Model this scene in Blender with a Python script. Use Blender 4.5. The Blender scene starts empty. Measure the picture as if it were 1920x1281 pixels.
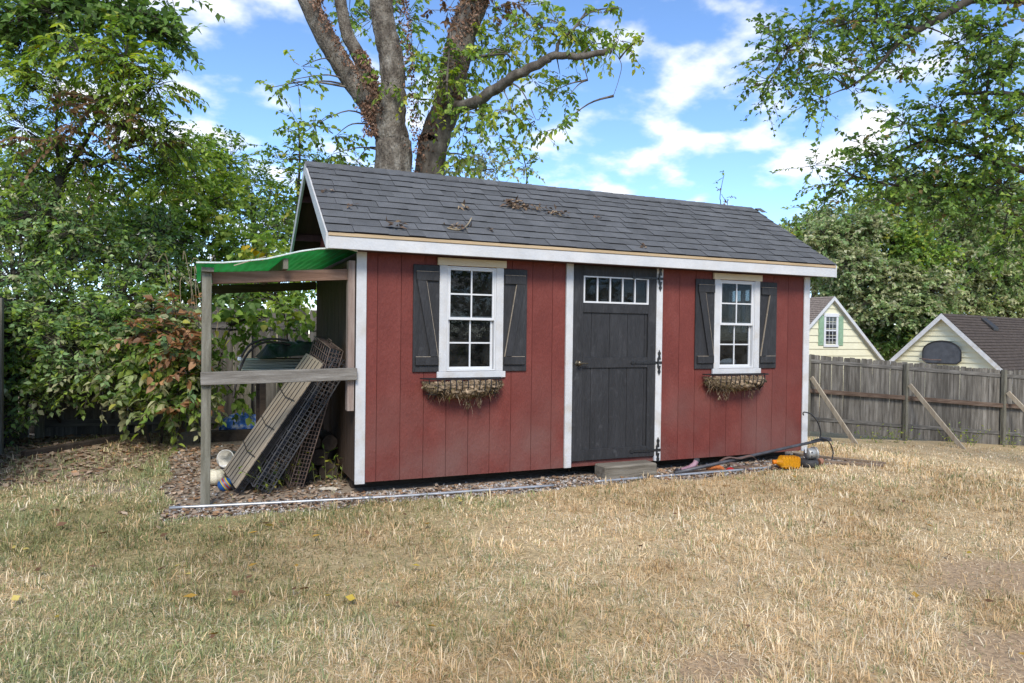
import bpy, math, random
import numpy as np
from mathutils import Vector, Matrix
rad = math.radians
scene = bpy.context.scene
COL = scene.collection

# ------------------------------------------------------------------ camera
CAM = Vector((-1.1629, -5.7919, 1.2387))
YAW, PIT, ROL, FPX = -0.4135, -0.0130, 0.0126, 1338.2
_f = Vector((-math.sin(YAW)*math.cos(PIT), math.cos(YAW)*math.cos(PIT), math.sin(PIT)))
_r = Vector((math.cos(YAW), math.sin(YAW), 0)); _u = _r.cross(_f)
CR = _r*math.cos(ROL) + _u*math.sin(ROL); CU = _u*math.cos(ROL) - _r*math.sin(ROL); CF = _f
cam_data = bpy.data.cameras.new('camera'); cam = bpy.data.objects.new('camera', cam_data); COL.objects.link(cam)
mw = Matrix((CR, CU, -CF)).transposed().to_4x4(); mw.translation = CAM; cam.matrix_world = mw
cam_data.sensor_width = 36; cam_data.lens = FPX/1920*36; cam_data.clip_end = 2000; cam_data.clip_start = 0.05
scene.camera = cam

# ------------------------------------------------------------------ sky and sun
SUN_H = Vector((-0.34, -0.94)).normalized(); SUN_EL = rad(44)
world = bpy.data.worlds.new('World'); scene.world = world; world.use_nodes = True
nt = world.node_tree; nt.nodes.clear(); N = nt.nodes.new; LK = nt.links.new
def wmath(op, a, b=None, c=None):
    n = N('ShaderNodeMath'); n.operation = op
    for i, v in enumerate((a, b, c)):
        if v is None: continue
        if hasattr(v, 'is_linked'): LK(v, n.inputs[i])
        else: n.inputs[i].default_value = v
    return n.outputs[0]
sky = N('ShaderNodeTexSky'); sky.sky_type = 'NISHITA'; sky.sun_disc = False
sky.sun_elevation = SUN_EL; sky.sun_rotation = math.atan2(SUN_H.x, SUN_H.y)
sky.air_density = 0.8; sky.dust_density = 0.0; sky.ozone_density = 3.0; sky.altitude = 1200
tc = N('ShaderNodeTexCoord'); sep = N('ShaderNodeSeparateXYZ'); LK(tc.outputs['Generated'], sep.inputs[0])
dz = wmath('MAXIMUM', wmath('ADD', sep.outputs[2], 0.30), 0.03)
cmb = N('ShaderNodeCombineXYZ'); LK(wmath('DIVIDE', sep.outputs[0], dz), cmb.inputs[0]); LK(wmath('DIVIDE', sep.outputs[1], dz), cmb.inputs[1])
cmb.inputs[2].default_value = 3.7
def wnoise(scale, detail, rough, off, dist=0.0):
    mp = N('ShaderNodeMapping'); mp.inputs['Location'].default_value = off; LK(cmb.outputs[0], mp.inputs[0])
    n = N('ShaderNodeTexNoise'); n.inputs['Scale'].default_value = scale; n.inputs['Detail'].default_value = detail
    n.inputs['Roughness'].default_value = rough; n.inputs['Distortion'].default_value = dist
    LK(mp.outputs[0], n.inputs['Vector']); return n.outputs[0]
puff = wnoise(6.5, 10, 0.50, (2.1, 5.5, 2.0)); wisp = wnoise(1.5, 6, 0.55, (3.3, 3.2, 3.0), 0.3)
cl = wmath('ADD', wmath('MULTIPLY', puff, 0.72), wmath('MULTIPLY', wisp, 0.42))
def wramp(v, stops):
    r = N('ShaderNodeValToRGB'); LK(v, r.inputs[0]); e = r.color_ramp.elements
    for i, (p, c) in enumerate(stops):
        x = e[i] if i < 2 else e.new(p)
        x.position = p; x.color = (c, c, c, 1)
    r.color_ramp.interpolation = 'EASE'; return r.outputs[0]
cmask = wramp(cl, ((0.545, 0.0), (0.735, 1.0)))
hs = N('ShaderNodeHueSaturation'); hs.inputs["Saturation"].default_value = 1.06; hs.inputs["Value"].default_value = 1.06; LK(sky.outputs[0], hs.inputs['Color'])
mixc = N('ShaderNodeMix'); mixc.data_type = 'RGBA'; LK(cmask, mixc.inputs['Factor']); LK(hs.outputs[0], mixc.inputs['A'])
mixc.inputs['B'].default_value = (4.9, 4.95, 5.05, 1)
bg = N('ShaderNodeBackground'); LK(mixc.outputs['Result'], bg.inputs[0]); bg.inputs[1].default_value = 0.11
wo = N('ShaderNodeOutputWorld'); LK(bg.outputs[0], wo.inputs[0])
sl = bpy.data.lights.new('sun', 'SUN'); sl.energy = 1.7; sl.angle = rad(20); sl.color = (1.0, 0.93, 0.82)
so = bpy.data.objects.new('sun', sl); COL.objects.link(so)
sd = Vector((SUN_H.x*math.cos(SUN_EL), SUN_H.y*math.cos(SUN_EL), math.sin(SUN_EL)))
so.rotation_euler = (-sd).to_track_quat('-Z', 'Y').to_euler(); so.location = (0, -20, 30)
scene.view_settings.view_transform = 'Standard'; scene.view_settings.look = 'None'
scene.view_settings.gamma = 1; scene.view_settings.use_curve_mapping = False
scene.view_settings.exposure = 1.34
scene.cycles.max_bounces = 6; scene.cycles.transparent_max_bounces = 12

# ------------------------------------------------------------------ helpers
rng = np.random.default_rng(11); random.seed(5)
def at(px, py, Z):                      # the world point at depth Z (metres) along the photograph's ray
    return CAM + (CF + CR*((px-960)/FPX) - CU*((py-640.5)/FPX))*Z
WM = {}                                 # world translation of each parentable object
def place(o, loc, parent):
    o.location = loc
    WM[o.name] = Vector(loc)
    if parent is not None:
        o.parent = parent; o.matrix_parent_inverse = Matrix.Translation(-WM[parent.name])
def tag(o, label=None, cat=None, group=None, kind=None):
    if label: o['label'] = label
    if cat: o['category'] = cat
    if group: o['group'] = group
    if kind: o['kind'] = kind
    return o
def thing(name, loc, label, cat, group=None):
    o = bpy.data.objects.new(name, None); COL.objects.link(o); o.empty_display_size = .1
    place(o, Vector(loc), None); return tag(o, label, cat, group)
def link(name, me, mat, loc, parent):
    o = bpy.data.objects.new(name, me); COL.objects.link(o)
    if mat is not None and not me.materials: me.materials.append(mat)
    place(o, Vector(loc), parent); return o

class MB:
    def __init__(s): s.V = []; s.F = []
    def add(s, vs, fs):
        b = len(s.V); s.V += [tuple(v) for v in vs]; s.F += [tuple(b+i for i in f) for f in fs]; return s
    def obox(s, c, X, Y, Z, ch=0.0):    # centre and three half-extent vectors, chamfered edges
        c, X, Y, Z = map(Vector, (c, X, Y, Z)); A = (X, Y, Z); L = [a.length for a in A]; D = [a.normalized() for a in A]
        if ch <= 0:
            vs = [c + X*i + Y*j + Z*k for i in (-1, 1) for j in (-1, 1) for k in (-1, 1)]
            fs = [(0,1,3,2),(4,6,7,5),(0,4,5,1),(2,3,7,6),(0,2,6,4),(1,5,7,3)]
            if X.cross(Y).dot(Z) < 0: fs = [f[::-1] for f in fs]
            return s.add(vs, fs)
        ch = min(ch, *[l*.45 for l in L]); idx = {}; vs = []
        for i in (-1, 1):
            for j in (-1, 1):
                for k in (-1, 1):
                    for a in range(3):
                        v = c.copy()
                        for b, sg in enumerate((i, j, k)): v += D[b]*(sg*(L[b] - (0 if a == b else ch)))
                        idx[(i, j, k, a)] = len(vs); vs.append(v)
        fs = []
        for a in range(3):
            b, d = [q for q in range(3) if q != a]
            for sg in (-1, 1):
                q = []
                for (p1, p2) in ((-1,-1),(1,-1),(1,1),(-1,1)):
                    k = [0,0,0]; k[a] = sg; k[b] = p1; k[d] = p2; q.append(idx[(*k, a)])
                fs.append(q)
            for p1 in (-1, 1):
                for p2 in (-1, 1):
                    k1 = [0,0,0]; k1[a] = -1; k1[b] = p1; k1[d] = p2; k2 = list(k1); k2[a] = 1
                    fs.append([idx[(*k1, b)], idx[(*k1, d)], idx[(*k2, d)], idx[(*k2, b)]])
        for i in (-1, 1):
            for j in (-1, 1):
                for k in (-1, 1): fs.append([idx[(i, j, k, a)] for a in range(3)])
        out = []
        for f in fs:
            n = (vs[f[1]]-vs[f[0]]).cross(vs[f[2]]-vs[f[0]]); m = sum((vs[i] for i in f), Vector())/len(f) - c
            out.append(f if n.dot(m) > 0 else f[::-1])
        return s.add(vs, out)
    def box(s, x0, x1, y0, y1, z0, z1, ch=0.0):
        return s.obox(((x0+x1)/2, (y0+y1)/2, (z0+z1)/2), ((x1-x0)/2, 0, 0), (0, (y1-y0)/2, 0), (0, 0, (z1-z0)/2), ch)
    def bar(s, a, b, w, h, up=(0,0,1), ch=0.0):      # a box from a to b, w wide and h high
        a, b = Vector(a), Vector(b); d = b-a; up = Vector(up); sd_ = d.cross(up).normalized(); u2 = sd_.cross(d).normalized()
        return s.obox((a+b)/2, d/2, sd_*(w/2), u2*(h/2), ch)
    def prism(s, poly, off):            # a polygon of 3-D points pushed along off
        poly = [Vector(q) for q in poly]; off = Vector(off); n = len(poly)
        nn = sum(((poly[i]-poly[0]).cross(poly[(i+1) % n]-poly[0]) for i in range(1, n-1)), Vector())
        if nn.dot(off) > 0: poly = poly[::-1]
        vs = poly + [q+off for q in poly]
        fs = [tuple(range(n)), tuple(range(2*n-1, n-1, -1))] + [(i, i+n, (i+1) % n+n, (i+1) % n) for i in range(n)]
        return s.add(vs, fs)
    def tube(s, pts, rads, n=8, cap=True):
        pts = [Vector(q) for q in pts]
        if not hasattr(rads, '__len__'): rads = [rads]*len(pts)
        ref = Vector((0.13, 0.31, 0.94)); rings = []; vs = []
        for i, q in enumerate(pts):
            t = (pts[min(i+1, len(pts)-1)] - pts[max(i-1, 0)]).normalized()
            a = t.cross(ref)
            if a.length < 0.05: a = t.cross(Vector((1, 0.2, 0)))
            a.normalize(); b = t.cross(a); ref = a.cross(t) if False else ref
            for k in range(n):
                th = 2*math.pi*k/n; vs.append(q + (a*math.cos(th) + b*math.sin(th))*rads[i])
        fs = []
        for i in range(len(pts)-1):
            for k in range(n):
                k2 = (k+1) % n; fs.append((i*n+k, i*n+k2, (i+1)*n+k2, (i+1)*n+k))
        if cap: fs += [tuple(range(n-1, -1, -1)), tuple(range((len(pts)-1)*n, len(pts)*n))]
        return s.add(vs, fs)
    def lathe(s, c, prof, n=20, axis=(0,0,1)):       # prof: list of (radius, height)
        c = Vector(c); ax = Vector(axis).normalized(); a = ax.orthogonal().normalized(); b = ax.cross(a); vs = []
        for r_, h in prof:
            for k in range(n):
                th = 2*math.pi*k/n; vs.append(c + ax*h + (a*math.cos(th)+b*math.sin(th))*r_)
        fs = [(i*n+k, i*n+(k+1) % n, (i+1)*n+(k+1) % n, (i+1)*n+k) for i in range(len(prof)-1) for k in range(n)]
        return s.add(vs, fs)
    def build(s, name, mat, parent=None, smooth=False, **kw):
        vs = np.array(s.V, dtype=float); lo, hi = vs.min(0), vs.max(0); c = (lo+hi)/2; c[2] = lo[2]
        me = bpy.data.meshes.new(name); me.from_pydata((vs-c).tolist(), [], s.F); me.update()
        if smooth: me.polygons.foreach_set('use_smooth', [True]*len(me.polygons))
        o = link(name, me, mat, c, parent); tag(o, **kw); return o
def arr_mesh(name, V, T, mat, parent=None, cols=None, loc=None, smooth=False, **kw):   # big triangle meshes from numpy arrays
    V = np.asarray(V, float); c = np.array(loc, float) if loc is not None else np.array([*(V.min(0)+V.max(0))[:2]/2, V[:,2].min()])
    me = bpy.data.meshes.new(name); k = T.shape[1]
    me.vertices.add(len(V)); me.vertices.foreach_set('co', (V-c).astype(np.float32).ravel())
    me.loops.add(T.size); me.loops.foreach_set('vertex_index', T.astype(np.int32).ravel())
    me.polygons.add(len(T)); me.polygons.foreach_set('loop_start', np.arange(0, T.size, k, dtype=np.int32))
    if smooth: me.polygons.foreach_set('use_smooth', np.ones(len(T), bool))
    me.update(calc_edges=True)
    if cols is not None:
        at_ = me.color_attributes.new('col', 'FLOAT_COLOR', 'POINT')
        at_.data.foreach_set('color', np.hstack([cols, np.ones((len(cols), 1))]).astype(np.float32).ravel())
    o = link(name, me, mat, c, parent); tag(o, **kw); return o
def crom(P, n=6):                       # smooth curve through points
    P = [Vector(q) for q in P]; out = []
    for i in range(len(P)-1):
        p0, p1, p2, p3 = P[max(i-1, 0)], P[i], P[i+1], P[min(i+2, len(P)-1)]
        for k in range(n):
            t = k/n; out.append(0.5*((2*p1) + (p2-p0)*t + (2*p0-5*p1+4*p2-p3)*t*t + (3*p1-p0-3*p2+p3)*t**3))
    return out + [P[-1]]
_lat = np.random.default_rng(3).random((64, 64))
def vnoise(x, y, s=1.0):                # smooth value noise, 0..1
    x = np.asarray(x)*s; y = np.asarray(y)*s; xi = np.floor(x).astype(int); yi = np.floor(y).astype(int); fx = x-xi; fy = y-yi
    fx = fx*fx*(3-2*fx); fy = fy*fy*(3-2*fy); g = lambda a, b: _lat[a % 64, b % 64]
    return (g(xi,yi)*(1-fx)+g(xi+1,yi)*fx)*(1-fy) + (g(xi,yi+1)*(1-fx)+g(xi+1,yi+1)*fx)*fy
def fbm(x, y, s=1.0): return 0.55*vnoise(x, y, s) + 0.29*vnoise(x+17.3, y+5.1, s*2.1) + 0.16*vnoise(x+3.3, y+41.7, s*4.3)
def sstep(a, b, x): t = np.clip((np.asarray(x, float)-a)/(b-a), 0, 1); return t*t*(3-2*t)
def gz(x, y):                           # height of the ground
    x = np.asarray(x, float); y = np.asarray(y, float)
    drop = 1.12*sstep(4.6, 13.5, x) + 0.9*sstep(13, 32, x) + 0.8*sstep(6, 40, y)*sstep(3, 9, x)
    near = 1-sstep(12, 30, np.hypot(x, y))
    flat = sstep(0.15, 0.5, np.maximum(np.maximum(-1.3-x, x-5.2), np.maximum(-0.45-y, y-2.6)))
    return -0.10 - drop + (0.05*(fbm(x, y, 0.55)-0.5) + 0.022*(vnoise(x, y, 3.1)-0.5))*near*flat

# ------------------------------------------------------------------ materials
def mat_new(name):
    m = bpy.data.materials.new(name); m.use_nodes = True; t = m.node_tree; t.nodes.clear(); return m, t
def M(name, stops, nscale=6, stretch=(1,1,1), rough=.75, bump=0.0, bscale=None, rand=0.0, spec=.3, metal=0.0, detail=7, obj=False, fine=.25, fscale=90,
      stain=None, trans=0.0, transl=0.0, bdist=.01):
    """noise-driven paint/wood/stone: stops = colour ramp; stretch squeezes the noise along the grain"""
    m, t = mat_new(name); n = t.nodes.new; l = t.links.new
    out = n('ShaderNodeOutputMaterial'); b = n('ShaderNodeBsdfPrincipled'); l(b.outputs[0], out.inputs[0])
    if obj: src = n('ShaderNodeTexCoord').outputs['Object']
    else: src = n('ShaderNodeNewGeometry').outputs['Position']
    oi = n('ShaderNodeObjectInfo')
    vadd = n('ShaderNodeVectorMath'); vadd.operation = 'ADD'; l(src, vadd.inputs[0])
    rv = n('ShaderNodeVectorMath'); rv.operation = 'SCALE'; rv.inputs[0].default_value = (7.3, 3.1, 5.7); l(oi.outputs['Random'], rv.inputs['Scale'])
    l(rv.outputs[0], vadd.inputs[1])
    mp = n('ShaderNodeMapping'); mp.inputs['Scale'].default_value = stretch; l(vadd.outputs[0], mp.inputs[0])
    no = n('ShaderNodeTexNoise'); no.inputs['Scale'].default_value = nscale; no.inputs['Detail'].default_value = detail; no.inputs['Roughness'].default_value = .6
    l(mp.outputs[0], no.inputs['Vector'])
    rp = n('ShaderNodeValToRGB'); l(no.outputs[0], rp.inputs[0]); e = rp.color_ramp.elements
    for i, (p, c) in enumerate(stops):
        x = e[i] if i < 2 else e.new(p)
        x.position = p; x.color = (*c, 1)
    colr = rp.outputs[0]
    fn = n('ShaderNodeTexNoise'); fn.inputs['Scale'].default_value = fscale; fn.inputs['Detail'].default_value = 4; l(mp.outputs[0], fn.inputs['Vector'])
    def scaled(colour, fac, amount):
        hsv = n('ShaderNodeHueSaturation'); l(colour, hsv.inputs['Color'])
        mr = n('ShaderNodeMapRange'); mr.inputs['From Min'].default_value = 0.0 if amount < 0 else .25; mr.inputs['From Max'].default_value = 1.0 if amount < 0 else .75
        a = abs(amount); mr.inputs['To Min'].default_value = 1-a; mr.inputs['To Max'].default_value = 1+a
        l(fac, mr.inputs['Value']); l(mr.outputs[0], hsv.inputs['Value']); return hsv.outputs[0]
    if fine: colr = scaled(colr, fn.outputs[0], fine)
    if rand: colr = scaled(colr, oi.outputs['Random'], -rand)
    if stain:                            # dust and splash marks: (colour, scale, threshold, low z, high z)
        sc_, ss, th, z0, z1 = stain
        sn = n('ShaderNodeTexNoise'); sn.inputs['Scale'].default_value = ss; sn.inputs['Detail'].default_value = 5
        g = n('ShaderNodeNewGeometry'); l(g.outputs['Position'], sn.inputs['Vector'])
        sz = n('ShaderNodeSeparateXYZ'); l(g.outputs['Position'], sz.inputs[0])
        zr = n('ShaderNodeMapRange'); zr.inputs['From Min'].default_value = z0; zr.inputs['From Max'].default_value = z1; zr.inputs['To Min'].default_value = 1; zr.inputs['To Max'].default_value = 0
        l(sz.outputs[2], zr.inputs['Value'])
        mm = n('ShaderNodeMath'); mm.operation = 'MULTIPLY'
        r2 = n('ShaderNodeMapRange'); r2.inputs['From Min'].default_value = th; r2.inputs['From Max'].default_value = th+.3; l(sn.outputs[0], r2.inputs['Value'])
        l(r2.outputs[0], mm.inputs[0]); l(zr.outputs[0], mm.inputs[1])
        mx = n('ShaderNodeMix'); mx.data_type = 'RGBA'; l(mm.outputs[0], mx.inputs['Factor']); l(colr, mx.inputs['A']); mx.inputs['B'].default_value = (*sc_, 1)
        colr = mx.outputs['Result']
    l(colr, b.inputs['Base Color']); b.inputs['Roughness'].default_value = rough; b.inputs['Specular IOR Level'].default_value = spec; b.inputs['Metallic'].default_value = metal
    if bump:
        bn = n('ShaderNodeTexNoise'); bn.inputs['Scale'].default_value = bscale or nscale*6; bn.inputs['Detail'].default_value = 5; l(mp.outputs[0], bn.inputs['Vector'])
        bp = n('ShaderNodeBump'); bp.inputs['Strength'].default_value = bump; bp.inputs['Distance'].default_value = bdist; l(bn.outputs[0], bp.inputs['Height']); l(bp.outputs[0], b.inputs['Normal'])
    if transl:
        tr = n('ShaderNodeBsdfTranslucent'); l(colr, tr.inputs[0]); ms = n('ShaderNodeMixShader'); ms.inputs[0].default_value = transl
        l(b.outputs[0], ms.inputs[1]); l(tr.outputs[0], ms.inputs[2]); l(ms.outputs[0], out.inputs[0])
    return m
def leaf_mat(name, transl=.3, rough=.5, spec=.35):   # foliage and grass: colour of each leaf from its 'col' attribute
    m, t = mat_new(name); n = t.nodes.new; l = t.links.new
    out = n('ShaderNodeOutputMaterial'); b = n('ShaderNodeBsdfPrincipled'); a = n('ShaderNodeAttribute'); a.attribute_name = 'col'
    l(a.outputs[0], b.inputs['Base Color']); b.inputs['Roughness'].default_value = rough; b.inputs['Specular IOR Level'].default_value = spec
    tr = n('ShaderNodeBsdfTranslucent'); hs_ = n('ShaderNodeHueSaturation'); hs_.inputs['Value'].default_value = 1.25; hs_.inputs['Saturation'].default_value = 1.15
    l(a.outputs[0], hs_.inputs['Color']); l(hs_.outputs[0], tr.inputs[0])
    ms = n('ShaderNodeMixShader'); ms.inputs[0].default_value = transl; l(b.outputs[0], ms.inputs[1]); l(tr.outputs[0], ms.inputs[2]); l(ms.outputs[0], out.inputs[0]); return m
def glass_mat(name, tint=(.55,.58,.6)):
    m, t = mat_new(name); n = t.nodes.new; l = t.links.new
    out = n('ShaderNodeOutputMaterial'); tr = n('ShaderNodeBsdfTransparent'); tr.inputs[0].default_value = (*tint, 1)
    gl = n('ShaderNodeBsdfGlossy'); gl.inputs['Roughness'].default_value = .02; gl.inputs[0].default_value = (.9,.92,.95,1)
    lw_ = n('ShaderNodeLayerWeight'); lw_.inputs[0].default_value = .5; pw_ = n('ShaderNodeMath'); pw_.operation = 'POWER'; l(lw_.outputs['Facing'], pw_.inputs[0]); pw_.inputs[1].default_value = 4.0
    fr = n('ShaderNodeMath'); fr.operation = 'MULTIPLY_ADD'; l(pw_.outputs[0], fr.inputs[0]); fr.inputs[1].default_value = .5; fr.inputs[2].default_value = .014
    # faint dust film
    df = n('ShaderNodeBsdfDiffuse'); df.inputs[0].default_value = (.35,.35,.34,1)
    no = n('ShaderNodeTexNoise'); no.inputs['Scale'].default_value = 14; no.inputs['Detail'].default_value = 8; g = n('ShaderNodeNewGeometry'); l(g.outputs['Position'], no.inputs['Vector'])
    mr = n('ShaderNodeMapRange'); mr.inputs['From Min'].default_value = .35; mr.inputs['From Max'].default_value = .8; mr.inputs['To Min'].default_value = .008; mr.inputs['To Max'].default_value = .05; l(no.outputs[0], mr.inputs['Value'])
    m1 = n('ShaderNodeMixShader'); l(fr.outputs[0], m1.inputs[0]); l(tr.outputs[0], m1.inputs[1]); l(gl.outputs[0], m1.inputs[2])
    m2 = n('ShaderNodeMixShader'); l(mr.outputs[0], m2.inputs[0]); l(m1.outputs[0], m2.inputs[1]); l(df.outputs[0], m2.inputs[2]); l(m2.outputs[0], out.inputs[0]); return m

RED = M('red_siding', ((.3,(.118,.026,.020)),(.55,(.146,.033,.025)),(.75,(.180,.048,.038))), nscale=3.5, stretch=(1,1,.6), rough=.66, bump=.5, bscale=46, fine=.20, fscale=110,
        stain=((.155,.078,.066), 2.0, .38, -.1, 1.0), rand=.05)
RED_IN = M('bare_sheathing', ((.3,(.035,.026,.018)),(.7,(.065,.048,.034))), nscale=5, stretch=(6,6,.5), rough=.9)
GROOVE = M('painted_groove', ((.3,(.045,.012,.010)),(.7,(.065,.018,.014))), nscale=6, rough=.85)
WHITE = M('white_trim_paint', ((.3,(.47,.48,.49)),(.6,(.55,.55,.55)),(.8,(.60,.59,.56))), nscale=4, stretch=(1,1,1), rough=.55, bump=.25, bscale=55, fine=.05, rand=.03,
          stain=((.40,.35,.28), 7, .48, -.05, 2.6))
VINYL = M('white_vinyl', ((.3,(.56,.57,.58)),(.7,(.62,.62,.62))), rough=.4, fine=.03)
CREAM = M('cream_primed_wood', ((.3,(.55,.46,.33)),(.7,(.66,.58,.43))), nscale=5, stretch=(.5,3,6), rough=.7, fine=.1)
TAN = M('bare_drip_strip', ((.3,(.36,.26,.15)),(.7,(.50,.38,.24))), nscale=4, stretch=(.4,3,5), rough=.75, fine=.12)
BLACK = M('black_wood_stain', ((.3,(.017,.017,.018)),(.6,(.027,.027,.029)),(.85,(.05,.05,.052))), nscale=7, stretch=(2.2,2.2,.35), rough=.62, bump=.6, bscale=30, fine=.3, fscale=60, spec=.35,
          stain=((.10,.10,.105), 12, .60, -.2, 2.6))
EDGE = M('pale_edge_wood', ((.3,(.23,.19,.14)),(.7,(.38,.32,.25))), nscale=20, rough=.85)
IRON = M('black_iron', ((.3,(.010,.010,.011)),(.8,(.022,.022,.023))), nscale=30, rough=.42, spec=.5, fine=.2)
CHROME = M('brushed_steel', ((.3,(.45,.45,.45)),(.8,(.6,.6,.6))), metal=1, rough=.3)
SHING = M('grey_shingle', ((.3,(.092,.095,.098)),(.6,(.118,.121,.125)),(.8,(.150,.152,.155))), nscale=5, rough=.95, bump=.7, bscale=240, fine=.40, fscale=230, rand=.12, spec=.15)
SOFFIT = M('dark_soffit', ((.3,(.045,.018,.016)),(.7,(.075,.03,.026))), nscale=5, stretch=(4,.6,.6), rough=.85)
GREYWOOD = M('weathered_grey_wood', ((.25,(.085,.075,.062)),(.5,(.17,.155,.135)),(.75,(.28,.265,.24))), nscale=5, stretch=(.6,6,6), rough=.9, bump=.4, bscale=20, fine=.2, rand=.12, obj=True)
GREYPOST = M('weathered_grey_post', ((.25,(.085,.08,.06)),(.5,(.16,.15,.115)),(.75,(.25,.24,.20))), nscale=5, stretch=(6,6,.6), rough=.9, bump=.4, bscale=20, fine=.2, rand=.15, obj=True)
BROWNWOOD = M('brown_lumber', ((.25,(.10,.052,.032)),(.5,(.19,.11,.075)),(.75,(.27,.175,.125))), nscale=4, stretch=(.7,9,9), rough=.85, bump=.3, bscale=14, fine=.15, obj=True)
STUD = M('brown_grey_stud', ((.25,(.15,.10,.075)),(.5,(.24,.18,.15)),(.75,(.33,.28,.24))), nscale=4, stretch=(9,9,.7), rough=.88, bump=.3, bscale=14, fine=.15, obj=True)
DARKWOOD = M('shaded_brown_lumber', ((.25,(.035,.024,.016)),(.75,(.09,.062,.042))), nscale=4, stretch=(.7,9,9), rough=.9, obj=True)  # darker copy of the brown lumber, shade put into its colour
PICKET = M('fence_picket_grey', ((.22,(.035,.031,.026)),(.48,(.115,.105,.090)),(.78,(.235,.22,.195))), nscale=3.2, stretch=(5,5,.9), rough=.95, bump=.4, bscale=16, fine=.25, rand=.32, obj=True)
PALEWOOD = M('pale_new_lumber', ((.25,(.25,.20,.14)),(.5,(.36,.30,.22)),(.75,(.45,.39,.30))), nscale=3, stretch=(6,6,.8), rough=.85, fine=.12, obj=True)
STEPW = M('old_step_timber', ((.25,(.07,.06,.045)),(.5,(.16,.14,.11)),(.8,(.30,.27,.22))), nscale=4, stretch=(.7,5,8), rough=.93, bump=.6, bscale=14, fine=.25)
GREEN = M('green_plastic_sheet', ((.3,(.014,.12,.03)),(.5,(.018,.24,.045)),(.75,(.04,.33,.09))), nscale=3, stretch=(1,.5,1), rough=.35, spec=.5, fine=.1, transl=.5)
GREENEDGE = M('pale_sheet_edge', ((.3,(.50,.58,.54)),(.7,(.68,.74,.70))), nscale=9, rough=.5)
GLASS = glass_mat('window_glass'); GLASSD = glass_mat('door_glass', (.35,.42,.48))
LEAF = leaf_mat('leaf', .45); GRASSM = leaf_mat('grass_blade', .22, .7, .15); DRY = leaf_mat('dead_leaf', .12, .85, .1)
BARK = M('grey_bark', ((.28,(.042,.032,.024)),(.46,(.115,.096,.075)),(.56,(.175,.152,.122)),(.72,(.29,.265,.225))), nscale=6, stretch=(1.5,1.5,.9), rough=.95, bump=1.0, bscale=26, fine=.4, fscale=45, bdist=.035)
BARKD = M('dark_bark', ((.25,(.022,.018,.014)),(.5,(.055,.046,.036)),(.75,(.10,.088,.07))), nscale=4, stretch=(2,2,.7), rough=.95, bump=.8, bscale=18, fine=.3, fscale=40)
# ------------------------------------------------------------------ ground
def ground_mat():
    m, t = mat_new('yard_ground'); n = t.nodes.new; l = t.links.new
    out = n('ShaderNodeOutputMaterial'); b = n('ShaderNodeBsdfPrincipled'); l(b.outputs[0], out.inputs[0]); b.inputs['Roughness'].default_value = .95; b.inputs['Specular IOR Level'].default_value = .1
    a = n('ShaderNodeAttribute'); a.attribute_name = 'col'; g = n('ShaderNodeNewGeometry')
    no = n('ShaderNodeTexNoise'); no.inputs['Scale'].default_value = 38; no.inputs['Detail'].default_value = 8; no.inputs['Roughness'].default_value = .7; l(g.outputs['Position'], no.inputs['Vector'])
    mr = n('ShaderNodeMapRange'); mr.inputs['From Min'].default_value = .28; mr.inputs['From Max'].default_value = .72; mr.inputs['To Min'].default_value = .45; mr.inputs['To Max'].default_value = 1.5; l(no.outputs[0], mr.inputs['Value'])
    hs_ = n('ShaderNodeHueSaturation'); l(a.outputs[0], hs_.inputs['Color']); l(mr.outputs[0], hs_.inputs['Value']); l(hs_.outputs[0], b.inputs['Base Color'])
    bp = n('ShaderNodeBump'); bp.inputs['Strength'].default_value = .6; bp.inputs['Distance'].default_value = .02; l(no.outputs[0], bp.inputs['Height']); l(bp.outputs[0], b.inputs['Normal']); return m
def bed_mask(x, y):                     # gravel bed the shed and lean-to stand in
    e = 0.26*(fbm(x, y, 2.3)-.5)
    front = -0.36 - 0.0*x
    d = np.minimum(np.minimum(x+1.42+e, 5.35-x+e), np.minimum(y-front+e*1.3, 4.6-y))
    return sstep(-0.03, 0.05, d)
def litter_mask(x, y):                  # fallen leaves under the trees on the left
    e = 0.5*(fbm(x, y, 1.1)-.5)
    d = np.minimum(-1.5-x+e*.6, y-(1.25+0.0*x)+e*1.8 + 0.45*(-2.4-x))
    return sstep(-0.25, 0.25, d)
def dirt_mask(x, y):                    # worn bare soil
    d1 = 1.0-np.hypot((x-2.95)/0.95, (y+3.25)/0.42); d2 = 0.9-np.hypot((x-2.1)/0.9, (y+3.95)/0.35); d3 = .8-np.hypot((x-.75)/.35, (y+3.55)/.22)
    return sstep(0.0, 0.55, np.maximum(np.maximum(d1, d2), d3) + 0.9*(fbm(x, y, 2.0)-.5))
def green_amt(x, y):                    # how green the dry lawn still is
    base = 0.48*sstep(1.2, -1.7, x-0.30*(y+2)) + 0.36*sstep(-1.1, -0.45, y)*sstep(1.8, 0.4, x) + 0.10
    return np.clip(base + 0.95*(fbm(x, y, 0.75)-.52) + 0.35*(fbm(x+9, y+3, 2.6)-.5), 0.02, .92)
ax = np.unique(np.concatenate([np.linspace(-6, 8, 281), np.linspace(8, 20, 61), -6-np.geomspace(.05, 500, 40), 20+np.geomspace(.3, 500, 36)]))
ay = np.unique(np.concatenate([np.linspace(-6, 6, 241), np.linspace(6, 20, 50), -6-np.geomspace(.05, 300, 30), 20+np.geomspace(.3, 700, 36)]))
GX, GY = np.meshgrid(ax, ay, indexing='ij'); GZ = gz(GX, GY); GV = np.stack([GX, GY, GZ], -1).reshape(-1, 3)
ni, nj = GX.shape; I = np.arange(ni*nj).reshape(ni, nj); GT = np.stack([I[:-1,:-1], I[1:,:-1], I[1:,1:], I[:-1,1:]], -1).reshape(-1, 4)
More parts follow.
